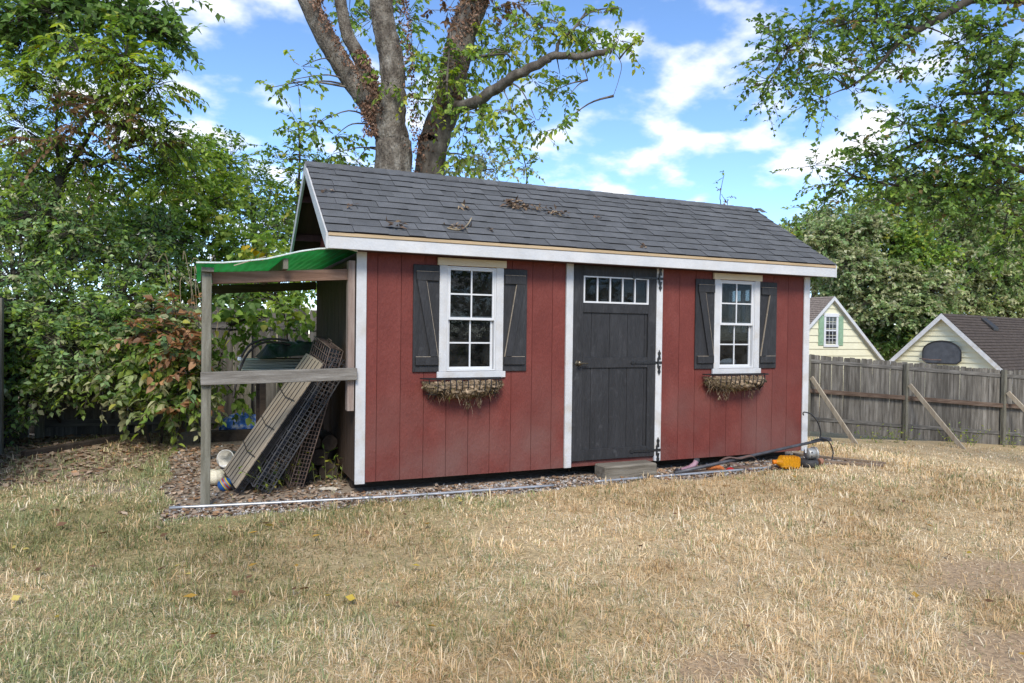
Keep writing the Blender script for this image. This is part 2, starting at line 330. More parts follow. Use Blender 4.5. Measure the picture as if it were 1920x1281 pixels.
fx_, fy_ = GV[:,0], GV[:,1]; gcol = np.zeros((len(GV), 3)); ga = green_amt(fx_, fy_)[:,None]
gcol[:] = np.array([.47,.355,.205])*(1-ga) + np.array([.25,.22,.10])*ga
for msk, c in ((dirt_mask(fx_, fy_), (.37,.265,.165)), (bed_mask(fx_, fy_), (.29,.235,.18)), (litter_mask(fx_, fy_), (.30,.235,.17))):
    gcol = gcol*(1-msk[:,None]) + np.array(c)*msk[:,None]
sand = sstep(.0, .5, 1-np.hypot((fx_+1.95)/.55, (fy_-1.15)/.45) + .8*(fbm(fx_, fy_, 2.2)-.5))[:,None]; gcol = gcol*(1-sand) + np.array([.30,.24,.18])*sand
arr_mesh('lawn', GV, GT, ground_mat(), cols=gcol, loc=(0,0,0), smooth=True, kind='structure')

# ------------------------------------------------------------------ garden shed
L, D = 4.88, 2.14
shed = thing('garden_shed', (L/2, D/2, -.10), 'red wooden garden shed with grey shingle roof, white trim and black door', 'shed')
m = MB(); m.box(.05, L-.05, .06, D-.06, -.006, .03); m.build('floor_deck', DARKWOOD, shed)
for y in (.32, 1.07, 1.82): MB().box(.03, L-.03, y-.05, y+.05, -.13, -.006).build('skid', DARKWOOD, shed)
def rects_minus(x0, x1, z0, z1, hole):  # a board with a window opening taken out
    if not hole: return [(x0, x1, z0, z1)]
    hx0, hx1, hz0, hz1 = hole; r = []
    if hx1 <= x0 or hx0 >= x1: return [(x0, x1, z0, z1)]
    r.append((x0, x1, z0, hz0)); r.append((x0, x1, hz1, z1))
    if hx0 > x0: r.append((x0, hx0, hz0, hz1))
    if hx1 < x1: r.append((hx1, x1, hz0, hz1))
    return r
WT = 1.985
def front_wall(edges, hole, lab):
    w = MB()
    for r_ in rects_minus(edges[0], edges[-1], .004, WT, hole): w.box(r_[0], r_[1], .011, .030, r_[2], r_[3])
    wall = w.build('front_wall', GROOVE, shed)
    for a, b in zip(edges[:-1], edges[1:]):
        rs_ = rects_minus(a+.002, b-.002, 0.0, WT, hole); q = MB()
        for k_, r_ in enumerate(rs_):
            q.box(r_[0], r_[1], 0, .0105, r_[2], r_[3])
            if len(rs_) == 2: q.build('siding_board', RED, wall); q = MB()       # cut short above and below the window
        if q.V: q.build('siding_board', RED, wall)
HL = (.765, 1.218, .898, 1.797); HR = (3.665, 4.118, .898, 1.797)
front_wall([.012,.173,.371,.571,.771,.972,1.172,1.374,1.574,1.776,1.909], HL, 'l')
front_wall([2.966,3.179,3.376,3.575,3.777,3.979,4.180,4.384,4.587,4.868], HR, 'r')
MB().box(1.909, 2.966, .012, .030, 0, .052).build('door_threshold', RED, shed)
MB().box(1.909, 2.966, .012, .030, 1.872, WT).build('door_header', RED, shed)
def zr(y): return 1.985 + (2.745-1.985)*(1-abs(y-D/2)/(D/2))          # underside of the roof over the gables
BARE = M('shaded_unpainted_siding', ((.3,(.040,.024,.016)),(.7,(.085,.055,.038))), nscale=4, stretch=(8,8,.5), rough=.9, fine=.2)  # bare boards, with the lean-to's shade put into their brown
def side_wall(x0, x1, out, hole=None):
    w = MB(); w.prism([(x0,0.012,.004),(x0,D-.012,.004),(x0,D-.012,1.985),(x0,D/2,2.735),(x0,.012,1.985)] if not hole else
                      [(x0,0.012,.004),(x0,D-.012,.004),(x0,D-.012,hole[2]),(x0,.012,hole[2])], (x1-x0,0,0))
    if hole:
        for r_ in rects_minus(.012, D-.012, hole[2], 1.985, (hole[0], hole[1], hole[2], hole[3])):
            if r_[3] > r_[2]: w.box(min(x0,x1), max(x0,x1), r_[0], r_[1], r_[2], r_[3])
        w.prism([(x0,0.012,1.985),(x0,D-.012,1.985),(x0,D/2,2.735)], (x1-x0,0,0))
    wall = w.build('side_wall', RED_IN, shed); ys = np.arange(0.0, D+.01, .2); ys[-1] = D
    ys = list(ys[:-1]) + [D] if D-ys[-1] < .1 else list(ys)+[D]
    for a, b in zip(ys[:-1], ys[1:]):
        q = MB()
        for r_ in rects_minus(a+.0025, b-.0025, 0, 1.93, hole): q.box(min(x0, x0+out), max(x0, x0+out), r_[0], r_[1], r_[2], r_[3])
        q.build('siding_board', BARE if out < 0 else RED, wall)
    z = 1.934
    while z < 2.70:                     # horizontal boards of the gable
        z2 = min(z+.152, 2.735); ya = lambda zz: max(0.0, (zz-1.985)/(2.745-1.985)*D/2)
        poly = [(x0, ya(z)+.0, z+.002), (x0, D-ya(z), z+.002), (x0, D-ya(z2), z2-.002), (x0, ya(z2), z2-.002)]
        MB().prism(poly, (out,0,0)).build('gable_board', RED, wall); z = z2
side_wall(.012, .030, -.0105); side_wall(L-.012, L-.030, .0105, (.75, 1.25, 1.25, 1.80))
w = MB(); w.box(.012, L-.012, D-.030, D-.012, .004, 1.985); bw = w.build('back_wall', RED_IN, shed)
for i in range(24): MB().box(.01+i*.2025+.0025, .01+(i+1)*.2025-.0025, D-.011, D, 0, 1.95).build('siding_board', RED, bw)
# window in the far end wall, seen through the right front window
wr = MB()
for a in ((.73,.78,1.22,1.83),(1.22,1.27,1.22,1.83),(.78,1.22,1.22,1.27),(.78,1.22,1.78,1.83),(.99,1.01,1.27,1.78)): wr.box(L-.045, L+.012, *a)
wr = wr.build('end_window', VINYL, shed); MB().box(L-.020, L-.016, .78, 1.22, 1.27, 1.78).build('pane', GLASS, wr)
# corner boards
for a in ((-.002,.080,-.016,.0),(L-.078,L+.004,-.016,.0)): MB().box(*a, -.012 if a[0] < 1 else -.008, 1.90, .003).build('corner_board', WHITE, shed)
for a in ((L+.0002,L+.016,.0,.085),(L+.0002,L+.016,D-.08,D)): MB().box(*a, -.008, 1.90, .003).build('corner_board', WHITE, shed)
# double-hung windows
def window(x0, lab):
    root = MB()                                           # vinyl frame is the window's own body
    A, B, Z0, Z1 = x0+.767-.698, x0+1.216-.698, .900, 1.795
    for a in ((A,A+.012,Z0,Z1),(B-.012,B,Z0,Z1)): root.box(a[0], a[1], -.012, .055, a[2], a[3], .002)
    for a in ((Z0,Z0+.012),(Z1-.012,Z1)): root.box(A+.012, B-.012, -.012, .055, a[0], a[1], .002)
    win = root.build('window', VINYL, shed, label=lab)
    def sash(y, z0, z1, inset):
        a, b = A+.012+inset, B-.012-inset; s_ = MB(); fw = .020
        for q in ((a,a+fw,z0,z1),(b-fw,b,z0,z1)): s_.box(q[0], q[1], y-.012, y+.012, q[2], q[3], .002)
        for q in ((z0,z0+fw*1.15),(z1-fw,z1)): s_.box(a+fw, b-fw, y-.012, y+.012, q[0], q[1], .002)
        s_.build('sash', VINYL, win)
        xm, zm = (a+b)/2, (z0+z1)/2; mu = .0065
        MB().box(xm-mu, xm+mu, y-.007, y+.007, z0+fw, z1-fw).build('muntin', VINYL, win)
        for p, q in ((a+fw, xm-mu), (xm+mu, b-fw)):
            MB().box(p, q, y-.0065, y+.0065, zm-mu, zm+mu).build('muntin', VINYL, win)
            for r0, r1 in ((z0+fw, zm-mu), (zm+mu, z1-fw)):
                MB().box(p-.003, q+.003, y-.002, y+.002, r0-.003, r1+.003).build('pane', GLASS, win)
    sash(.006, 1.338, Z1-.012, 0); sash(.034, Z0+.012, 1.372, .004)
    for a in ((x0, A), (B, x0+.588)): MB().box(a[0], a[1], -.019, -.0005, .897, 1.800, .003).build('side_casing', WHITE, win)
    MB().box(x0-.018, x0+.611, -.026, -.0005, 1.8005, 1.864, .003).build('head_casing', CREAM, win)
    MB().box(x0-.016, x0+.612, -.024, -.0005, .842, .8965, .003).build('sill', WHITE, win)
window(.698, 'window beside the lean-to side of the shed'); window(3.598, 'window between the door and the far end')
# shutters
def shutter(x0, x1, lean, lab):
    s_ = MB().box(x0, x1, -.017, -.0005, .895, 1.795, .003).build('shutter', BLACK, shed, label=lab)
    wd = x1-x0; a, b = x0+.022, x1-.008 if lean > 0 else x1-.022
    if lean < 0: a = x0+.008
    for z0, z1 in ((.952, 1.022), (1.662, 1.737)):
        MB().box(a, b, -.036, -.0175, z0, z1, .003).build('batten', BLACK, s_)
        MB().box(a+.002, b-.002, -.035, -.018, z1+.0004, z1+.0036).build('lit_bare_edge', EDGE, s_)  # bare wood on upper edges only, top light put into its colour
    t0, t1 = (a+.022, b-.052) if lean > 0 else (b-.022, a+.052)
    dx = .042*(1 if lean > 0 else -1)
    bot = b-.028 if lean > 0 else a+.028
    P0, P1 = Vector((t0+dx*.55, -.0265, 1.6615)), Vector((bot-dx*.2, -.0265, 1.0225)); hx = .040
    MB().prism([(P0.x-hx,-.035,P0.z),(P0.x+hx,-.035,P0.z),(P1.x+hx*.8,-.035,P1.z),(P1.x-hx*.8,-.035,P1.z)], (0,.0165,0)).build('diagonal_brace', BLACK, s_)
    sg = 1 if lean > 0 else -1
    e0 = P0.x+sg*(hx+.0004); e1 = P1.x+sg*(hx*.8+.0004)
    MB().prism([(e0,-.0345,P0.z-.004),(e0+sg*.003,-.0345,P0.z-.004),(e1+sg*.003,-.0345,P1.z+.002),(e1,-.0345,P1.z+.002)], (0,.016,0)).build('lit_bare_edge', EDGE, s_)  # upper side of the brace, paler as if caught by top light
shutter(.470, .697, 1, 'black shutter next to the lean-to corner'); shutter(1.287, 1.514, -1, 'black shutter between the lean-to side window and the door')
shutter(3.364, 3.597, 1, 'black shutter between the door and the far window'); shutter(4.187, 4.418, -1, 'black shutter next to the far corner')
# door
MB().box(1.909, 1.981, -.019, .011, -.002, 1.877, .003).build('door_casing', WHITE, shed)
MB().box(2.897, 2.968, -.019, .011, .004, 1.877, .003).build('door_casing', WHITE, shed)
MB().box(1.909, 2.968, -.021, .011, 1.8775, 1.897, .002).build('door_head_casing', CREAM, shed)
dr = MB()
dr.box(2.087, 2.803, .006, .020, .158, 1.520)
door = dr.build('door', BLACK, shed, label='black plank door with a five-pane light')
for a in ((1.984, 2.0865), (2.8035, 2.894)): MB().box(*a, -.016, .020, .053, 1.868, .003).build('stile', BLACK, door)
for z0, z1 in ((1.770, 1.868), (1.430, 1.5195), (.915, 1.012), (.054, .1575)): MB().box(2.087, 2.803, -.015, .0055 if z0 < 1.7 else .020, z0, z1, .003).build('rail', BLACK, door)
ed = [2.087, 2.182, 2.380, 2.578, 2.770, 2.803]
for z0, z1 in ((1.0125, 1.4295), (.158, .9145)):
    for a, b in zip(ed[:-1], ed[1:]): MB().box(a+.0022, b-.0022, -.001, .0055, z0, z1).build('plank', BLACK, door)
fr = MB(); X0, X1, Z0, Z1 = 2.0875, 2.8025, 1.520, 1.7695
for a in ((X0,X0+.014,Z0,Z1),(X1-.014,X1,Z0,Z1)): fr.box(a[0], a[1], -.019, .020, a[2], a[3])
for z in ((Z0, Z0+.016), (Z1-.012, Z1)): fr.box(X0+.014, X1-.014, -.019, .020, *z)
dw = fr.build('door_window', VINYL, door); cw = (X1-X0-.028)/5
for i in range(5):
    xa = X0+.014+cw*i
    if i: MB().box(xa-.006, xa+.006, -.014, .010, Z0+.016, Z1-.012).build('muntin', VINYL, door)
    MB().box(xa+(.006 if i else 0), xa+cw-(.006 if i < 4 else 0), .000, .004, Z0+.016, Z1-.012).build('pane', GLASSD, door)
def hinge(z):
    h = MB(); h.box(2.846, 2.930, -.026, -.0165, z-.011, z+.011, .003); tip = 2.60
    h.prism([(2.846,-.026,z+.013),(2.846,-.026,z-.013),(tip+.03,-.026,z-.007),(tip+.03,-.026,z+.007)], (0,.0095,0))
    h.prism([(tip+.034+.022*math.cos(t), -.0262, z+.015*math.sin(t)) for t in np.linspace(0, 2*math.pi, 12, endpoint=False)], (0,.0095,0))
    h.tube([(2.917,-.028,z-.045),(2.917,-.028,z+.045)], .009, 8)
    for s_ in (-1, 1):
        h.prism([(2.932-.017,-.028,z+s_*.03),(2.932+.017,-.028,z+s_*.03),(2.932+.009,-.028,z+s_*.075),(2.932-.009,-.028,z+s_*.075)], (0,.0085,0))
        h.prism([(2.932+.016*math.cos(t),-.0284, z+s_*.088+.020*math.sin(t)) for t in np.linspace(0, 2*math.pi, 12, endpoint=False)], (0,.0088,0))
        h.prism([(2.932-.008,-.028,z+s_*.10),(2.932+.008,-.028,z+s_*.10),(2.932,-.028,z+s_*.125)], (0,.0085,0))
    h.box(2.918, 2.962, -.0265, -.0195, z-.012, z+.012)
    for bx_ in (2.66, 2.75, 2.83): h.lathe((bx_, -.026, z), [(.0001,.005),(.005,.004),(.006,0)], 8, (0,-1,0))
    h.build('hinge', IRON, door)
for z in (1.775, .962, .112): hinge(z)
kn = MB(); kn.lathe((2.033,-.016,.962), [(.026,0),(.026,.004),(.010,.008),(.010,.030),(.020,.036),(.024,.046),(.020,.056),(.0005,.060)], 16, (0,-1,0))
kn.tube([(2.033,-.052,.962),(2.07,-.056,.962),(2.125,-.050,.960)], [.008,.007,.005], 8); kn.build('door_handle', M('dull_brass', ((.3,(.12,.10,.07)),(.8,(.25,.21,.15))), metal=.8, rough=.35), door, smooth=True)
# roof
RX0, RX1 = -.256, 5.056; EY, EZ = -.185, 1.996; RY, RZ = D/2, 2.785
sv = Vector((0, RY-EY, RZ-EZ)); SL = sv.length; sv.normalize(); nv = Vector((0, -sv.z, sv.y))     # up the slope and off it
d = MB(); th = .030; off = -nv*th
d.prism([(RX0,EY,EZ),(RX1,EY,EZ),(RX1,RY,RZ),(RX0,RY,RZ)], off)
sb = Vector((0, -sv.y, sv.z)); nb = Vector((0, nv.z*0+sv.z, sv.y))
d.prism([(RX0,2*RY-EY,EZ),(RX0,RY+.0005,RZ),(RX1,RY+.0005,RZ),(RX1,2*RY-EY,EZ)], -nb*th)
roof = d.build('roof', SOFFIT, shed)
MB().box(RX0, RX1, EY-.004, EY+.016, 1.868, 1.9645, .003).build('fascia', WHITE, roof)
MB().box(RX0-.001, RX1+.001, EY-.012, EY+.012, 1.965, 1.9925, .003).build('drip_strip', TAN, roof)
MB().box(RX0, RX1, D+.169, D+.189, 1.868, 1.964).build('fascia', WHITE, roof)
for xx in (RX0, RX1):
    o_ = Vector((-.020 if xx < 1 else .020, 0, 0)); dn = Vector((0,0,-.098))
    for (ya, yb) in ((EY-.004, RY), (2*RY-EY+.004, RY)):
        a, b = Vector((xx, ya, EZ-.004)), Vector((xx, yb, RZ-.004))
        MB().prism([a, b, b+dn, a+dn*(1.28 if ya < 0 else 1.0)], o_).build('rake_board', WHITE, roof)
# soffit framing under the gable overhang
for yy in (.25, .75, 1.4, 1.9): 
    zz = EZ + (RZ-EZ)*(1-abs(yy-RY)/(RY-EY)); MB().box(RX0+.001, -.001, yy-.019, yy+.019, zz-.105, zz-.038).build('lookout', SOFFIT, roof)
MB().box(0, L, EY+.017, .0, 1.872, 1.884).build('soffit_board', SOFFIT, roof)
# shingles: eleven courses, each shingle its own piece
SHADE_EDGE = M('asphalt_shadow_edge', ((.3,(.010,.010,.011)),(.8,(.022,.022,.023))), nscale=40, rough=.9)
def shingle_mesh(th_, tilt, nm):
    b = MB(); ln = .172
    b.prism([(0,0,0),(1,0,0),(1,ln,-.0),(0,ln,0)], (0,0,th_)); me = bpy.data.meshes.new(nm)
    vs = [(x, y, z + (tilt*(1-y/ln)) + .0005) for x, y, z in b.V]; me.from_pydata(vs, [], b.F); me.update(); me.materials.append(SHING); me.materials.append(SHADE_EDGE)
    for pl in me.polygons: pl.material_index = 0 if abs(pl.normal.z) > .5 else 1      # asphalt cut edge in black, its colour standing in for butt shadow lines
    return me
SM = [shingle_mesh(.0045, .009, 'shingle_thin'), shingle_mesh(.0075, .010, 'shingle_thick'), shingle_mesh(.006, .009, 'shingle_mid')]
rot = Matrix((Vector((1,0,0)), sv, nv)).transposed().to_4x4(); NC = 11; ex = (SL+.012)/NC; rs = random.Random(4)
for c in range(NC):
    x = RX0 - .008 - rs.uniform(0, .1); k = rs.randrange(2)
    while x < RX1+.006:
        w_ = rs.choice((.14,.17,.20,.23,.26)) + rs.uniform(-.012,.012); x1 = min(x+w_, RX1+.010); x0 = max(x, RX0-.010)
        if x1-x0 > .02:
            base = Vector((x0+.0008, EY, EZ)) + sv*(c*ex-.012+rs.uniform(-.003,.002)) + nv*.0012
            o = bpy.data.objects.new('shingle', SM[k if rs.random() < .85 else 2]); COL.objects.link(o)
            mm = Matrix.Translation(base) @ rot @ Matrix.Diagonal((x1-x0-.0016, 1, 1, 1)); o.parent = roof; o.matrix_parent_inverse = Matrix.Translation(-WM[roof.name]); o.matrix_basis = mm
        x += w_; k = 1-k
xq = RX0-.012; cap_me = MB()
cap_me.add([(0,-.115,-.070),(0,0,.0),(0,.115,-.070),(.20,-.115,-.078),(.20,0,-.008),(.20,.115,-.078),(0,-.115,-.078),(0,0,-.009),(0,.115,-.078)],
           [(0,3,4,1),(1,4,5,2),(0,1,7,6),(1,2,8,7)])
cme = bpy.data.meshes.new('ridge_cap'); cme.from_pydata(cap_me.V, [], cap_me.F); cme.update(); cme.materials.append(SHING)
while xq < RX1-.05:
    o = bpy.data.objects.new('ridge_cap', cme); COL.objects.link(o); o.parent = roof; o.matrix_parent_inverse = Matrix.Translation(-WM[roof.name])
    o.matrix_basis = Matrix.Translation((xq+.19, RY, RZ+.022+rs.uniform(0,.002))) @ Matrix.Diagonal((-min(1,(RX1+.012-xq-.0)/.2) if xq+.2 > RX1+.012 else -1, -1, 1, 1)); xq += .142
bs = MB()
for c in range(NC): 
    a = Vector((RX0-.01, 2*RY-EY, EZ)) + sb*(c*ex) + nb*.010; b_ = a + sb*ex - nb*.006
    bs.add([a, a+Vector((RX1-RX0+.02,0,0)), b_+Vector((RX1-RX0+.02,0,0)), b_], [(0,1,2,3)])
bs.build('rear_shingles', SHING, roof, kind='stuff')

# wall baskets under the windows
MOSS = leaf_mat('dry_moss', .1, .95, .05)
def basket(x0, x1, zt, full, lab, sd_):
    r_ = np.random.default_rng(sd_); root = thing('window_basket', ((x0+x1)/2, -.1, zt-.2), lab, 'planter')
    w = MB(); dep_ = .165; hb = .165; xm = (x0+x1)/2
    rim = [(x0,-.026,zt),(x0+.03,-.10,zt),(x0+.08,-.170,zt)] + [(x0+.08+(x1-x0-.16)*t,-.180,zt) for t in (.25,.5,.75)] + [(x1-.08,-.170,zt),(x1-.03,-.10,zt),(x1,-.026,zt)]
    w.tube(crom(rim, 4), .006, 6); w.tube([(x0,-.030,zt),(x1,-.030,zt)], .0045, 6)
    w.tube(crom([(x0+.045,-.028,zt-hb*.8),(x0+.09,-.10,zt-hb*.8),(xm,-.115,zt-hb*.82),(x1-.09,-.10,zt-hb*.8),(x1-.045,-.028,zt-hb*.8)],5), .004, 6)
    w.build('rim', IRON, root)
    nb_ = 13
    for i in range(nb_):
        t = (i+.5)/nb_; xx = x0+.03+(x1-x0-.06)*t; yy = -.180+.12*max(0, abs(t-.5)*2-.72)/.28
        MB().tube(crom([(xx,yy,zt),(xx+.004,yy-.002,zt-.05),(xx*.98+xm*.02,yy*.86,zt-.115),(xx*.96+xm*.04,-.028,zt-hb-.01)],4), .0048, 5).build('wire_bar', IRON, root)
    # liner: a lumpy trough of dried moss, with hanging fibres
    nx, ny = 46, 20; V = []; C = []
    for i in range(nx):
        for j in range(ny):
            u_, v_ = i/(nx-1), j/(ny-1)*math.pi; e_ = math.sin(math.pi*min(1, max(0, u_*1.0)))**.35
            xx = x0+.02+(x1-x0-.04)*u_; rr = (.138*e_+.004)
            n1 = (vnoise(xx*34+j*.5, j*1.1+sd_)-.5)*.050+(vnoise(xx*80+j*.9, j*2.7+sd_)-.5)*.022
            yy = -.030-(math.sin(v_))*(rr+n1); zz = zt-.03-(.125*e_+n1)*(1-math.cos(v_))/2*1.05 + (.02*n1/.02 if j < 3 else 0)*.6
            V.append((xx, min(yy,-.028), zz)); k = .5+vnoise(xx*40, j*1.3+sd_*3); C.append(np.array((.20,.145,.09))*k if r_.random() < .6 else np.array((.36,.27,.185))*k)
    I_ = np.arange(nx*ny).reshape(nx, ny); T = np.stack([I_[:-1,:-1],I_[1:,:-1],I_[1:,1:],I_[:-1,1:]],-1).reshape(-1,4)
    arr_mesh('moss_liner', np.array(V), T, MOSS, root, np.array(C), smooth=True)
    nf = 5200; u_ = r_.random(nf); xx = x0+.01+(x1-x0-.02)*u_; 
    if not full: xx = x0+.01+(x1-x0-.10)*u_**1.15
    v_ = r_.random(nf)*math.pi*1.0; e_ = np.sin(math.pi*np.clip(u_,.02,.98))**.35; yy = -.03-np.sin(v_)*.138*e_; zz = zt-.03-.13*e_*(1-np.cos(v_))/2
    ln = r_.uniform(.008,.026,nf)*(1+3.0*((r_.random(nf)<.07)&(v_>1.9))); dirs = np.stack([r_.normal(0,1.0,nf), r_.normal(-.25,.6,nf), r_.normal(-.40,.8,nf)],-1); dirs /= np.linalg.norm(dirs,axis=1)[:,None]
    for q in range(3 if full else 4):   # long hanging strands
        k = r_.integers(0, nf, 40); xc = r_.uniform(x0+.15, x1-.2); xx[k] = xc+r_.normal(0,.012,40); zz[k] = zt-.15-r_.random(40)*.10; yy[k] = -.09+r_.normal(0,.012,40); dirs[k] = np.stack([r_.normal(0,.3,40), r_.normal(0,.3,40), -np.ones(40)],-1)
    P0 = np.stack([xx, np.minimum(yy,-.03), zz],-1); sdv = np.cross(dirs, r_.normal(0,1,(nf,3))); sdv /= np.linalg.norm(sdv,axis=1)[:,None]; wv = r_.uniform(.0012,.0040,nf)[:,None]
    Pm = P0+dirs*ln[:,None]*.5+sdv*.004; Pe = P0+dirs*ln[:,None]+np.array([0,0,-.3])*ln[:,None]; Pe[:,1] = np.minimum(Pe[:,1],-.022); Pm[:,1] = np.minimum(Pm[:,1],-.022)
    V = np.stack([P0-sdv*wv, P0+sdv*wv, Pm+sdv*wv*.8, Pm-sdv*wv*.8, Pe],1).reshape(-1,3); b5 = np.arange(nf)[:,None]*5
    T = np.concatenate([b5+np.array([[0,1,2]]), b5+np.array([[0,2,3]]), b5+np.array([[3,2,4]])])
    pal = np.array([(.26,.19,.12),(.17,.115,.07),(.34,.27,.19),(.12,.085,.05),(.20,.15,.07)]); c = pal[r_.integers(0,5,nf)]*r_.uniform(.6,1.25,(nf,1)); gcol_ = r_.random(nf) < .012; c[gcol_] = (.16,.22,.04)
    arr_mesh('moss_fibres', V, T, MOSS, root, np.repeat(c,5,axis=0), kind='stuff')
basket(.535, 1.270, .842, True, 'wire basket stuffed with dried moss under the window nearest the lean-to', 2)
basket(3.455, 4.245, .842, False, 'wire basket with tattered moss, its far end bare, under the window past the door', 7)
JUG = M('translucent_white_jug', ((.3,(.55,.58,.60)),(.7,(.70,.72,.74))), rough=.45)
ck = M('cream_cap', ((.3,(.5,.4,.3)),(.7,(.6,.5,.4))), rough=.5)
jg = thing('plastic_jug', (3.85,.085,.913), 'pale plastic jug lying on the sill inside the window past the door', 'jug')
j = MB(); j.lathe((3.74,.095,.952), [(.0005,0),(.012,.001),(.013,.03),(.034,.075),(.037,.11),(.037,.2),(.032,.21),(.0005,.212)], 16, (1,0,.05)); j.build('body', JUG, jg, smooth=True)
MB().lathe((3.905,.095,.9605), [(.0385,0),(.0388,.002),(.0388,.03),(.0385,.032)], 16, (1,0,.05)).build('label_band', ck, jg, smooth=True)
sh_ = MB().box(3.60, 4.20, .057, .16, .899, .913); sh_.build('interior_sill', RED_IN, shed)
# ------------------------------------------------------------------ lean-to on the shed's end wall
lt = thing('lean_to', (-.55, 1.05, -.10), 'open timber lean-to with sagging green plastic roof against the red shed', 'lean-to')
MB().box(-1.145, -1.078, -.028, .028, -.16, 1.655, .004).build('post', GREYPOST, lt, label='grey front post')
MB().box(-1.110, -1.045, 2.06, 2.12, -.14, 1.62, .004).build('post', GREYPOST, lt, label='rear post half hidden by vines')
MB().box(-.066, -.0115, -.012, .075, .585, 1.80, .004).build('ledger_stud', STUD, lt)
MB().bar((-1.076,.045,1.617), (-.056,.045,1.690), .036, .088, ch=.003).build('front_beam', BROWNWOOD, lt)
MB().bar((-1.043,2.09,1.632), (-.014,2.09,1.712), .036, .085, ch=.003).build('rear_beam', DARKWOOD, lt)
MB().bar((-1.150,-.046,.866), (.002,-.046,.888), .034, .098, ch=.004).build('rail', GREYWOOD, lt)
MB().box(-1.150, -1.063, -.07, 2.16, 1.656, 1.690, .003).build('purlin', GREYPOST, lt)
MB().box(-.576, -.538, -.085, 2.16, 1.700, 1.782, .003).build('purlin', GREYPOST, lt)
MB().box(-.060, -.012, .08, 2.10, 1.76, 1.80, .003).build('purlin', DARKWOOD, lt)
cx = [-1.185,-1.11,-1.0,-.85,-.70,-.57,-.45,-.32,-.20,-.10,-.016]; cz = [1.700,1.703,1.708,1.728,1.752,1.790,1.824,1.850,1.862,1.865,1.850]
nx, ny = 101, 40; xs = np.linspace(cx[0], cx[-1], nx); V = []
for i in range(nx):
    for j in range(ny):
        y = -.115 + 2.33*j/(ny-1); z = np.interp(xs[i], cx, cz); sag = .02*math.sin(math.pi*j/(ny-1)*2.0)*math.sin(math.pi*(i/(nx-1)))
        V.append((xs[i], y, z + .006*math.sin(y*80)*.0 + .0055*math.sin(xs[i]*2*math.pi/.065) - abs(sag)*.6 + .012))
I_ = np.arange(nx*ny).reshape(nx, ny); T = np.stack([I_[:-1,:-1],I_[1:,:-1],I_[1:,1:],I_[:-1,1:]],-1).reshape(-1,4)
gp = arr_mesh('roof_sheet', np.array(V), T, GREEN, lt, smooth=True)
me_ = MB(); edge = [(xs[i], -.117, np.interp(xs[i], cx, cz)+.016) for i in range(0, nx, 2)]; me_.tube(edge, .0065, 6); me_.build('sheet_edge', GREENEDGE, lt)
MB().tube([(-.93,-.13,1.705),(-.82,-.125,1.745),(-.70,-.05,1.79)], .004, 5).build('twig', PALEWOOD, lt)

# folded wire crates leaning on the end wall
PAN = M('tan_plastic_pan', ((.3,(.22,.175,.125)),(.7,(.33,.275,.205))), nscale=3, stretch=(1,1,1), rough=.6, fine=.12)
WIRE = M('black_wire', ((.3,(.012,.012,.014)),(.8,(.035,.035,.04))), nscale=20, rough=.5, spec=.4)
BPAN = M('black_plastic_pan', ((.3,(.008,.009,.013)),(.8,(.02,.022,.03))), nscale=8, rough=.45, spec=.4)
RUSTW = M('rusty_wire', ((.3,(.05,.035,.028)),(.6,(.12,.085,.07)),(.8,(.20,.17,.15))), nscale=25, rough=.7)
WIRE2 = M('worn_black_wire', ((.3,(.03,.03,.033)),(.8,(.085,.085,.09))), nscale=20, rough=.5, spec=.4)
def crate(o, el, ew, ln, wd, th, lab, wire, pan=None, nl=6, nw=14, thick=.0028, cross=()):
    o, el, ew = Vector(o), Vector(el).normalized(), Vector(ew); ew = (ew - el*ew.dot(el)).normalized(); en = el.cross(ew).normalized()
    if en.z < 0: en = -en
    root = thing('folded_wire_crate', o + ew*wd/2, lab, 'wire crate', 'folded wire crates leaning in the lean-to')
    P = lambda a, b, c: o + el*a + ew*b + en*c
    for c, nm in ((0, 'bottom_grid'), (th, 'top_grid')):
        w = MB()
        for i in range(nl+1): w.tube([P(0, wd*i/nl, c), P(ln, wd*i/nl, c)], thick*(1.5 if i in (0, nl) else 1), 4)
        for i in range(nw+1): w.tube([P(ln*i/nw, 0, c+thick*1.7), P(ln*i/nw, wd, c+thick*1.7)], thick*(1.5 if i in (0, nw) else 1), 4)
        w.build(nm, wire, root)
    w = MB()
    for b in (0, wd):                   # folded side panels show as fine grids on the edges
        for k in range(1, 4): w.tube([P(0,b,th*k/4), P(ln,b,th*k/4)], thick*.8, 4)
        for i in range(0, nw*2+1): w.tube([P(ln*i/nw/2, b, 0), P(ln*i/nw/2, b, th)], thick*.8, 4)
    for k in range(0, 12):
        w.tube([P(ln,wd*k/11,0), P(ln,wd*k/11,th)], thick*.8, 4); w.tube([P(0,wd*k/11,0), P(0,wd*k/11,th)], thick*.8, 4)
    w.build('side_grid', wire, root)
    hd = MB(); hd.tube(crom([P(ln,wd*.4,th*.5), P(ln+.03,wd*.4,th*.5), P(ln+.035,wd*.5,th*.5), P(ln+.03,wd*.6,th*.5), P(ln,wd*.6,th*.5)],4), .004, 6); hd.build('handle', wire, root)
    if pan:
        mt, c0, c1 = pan; q = MB(); q.obox(P(ln/2, wd/2, (c0+c1)/2), el*(ln*.485), ew*(wd*.475), en*((c1-c0)/2), .006); pn = q.build('pan', mt, root)
        if cross:
            w = MB()
            for i in range(1, 6): w.tube([P(.03, wd*i/6, c1+.004), P(ln*.97, wd*i/6, c1+.004)], .0028, 4)
            for a in cross: w.tube([P(a, wd*.05, c1+.009), P(a-.02, wd*.5, c1+.010), P(a+.01, wd*.98, c1+.007)], .0035, 5)
            w.build('retaining_wires', wire, root)
    return root
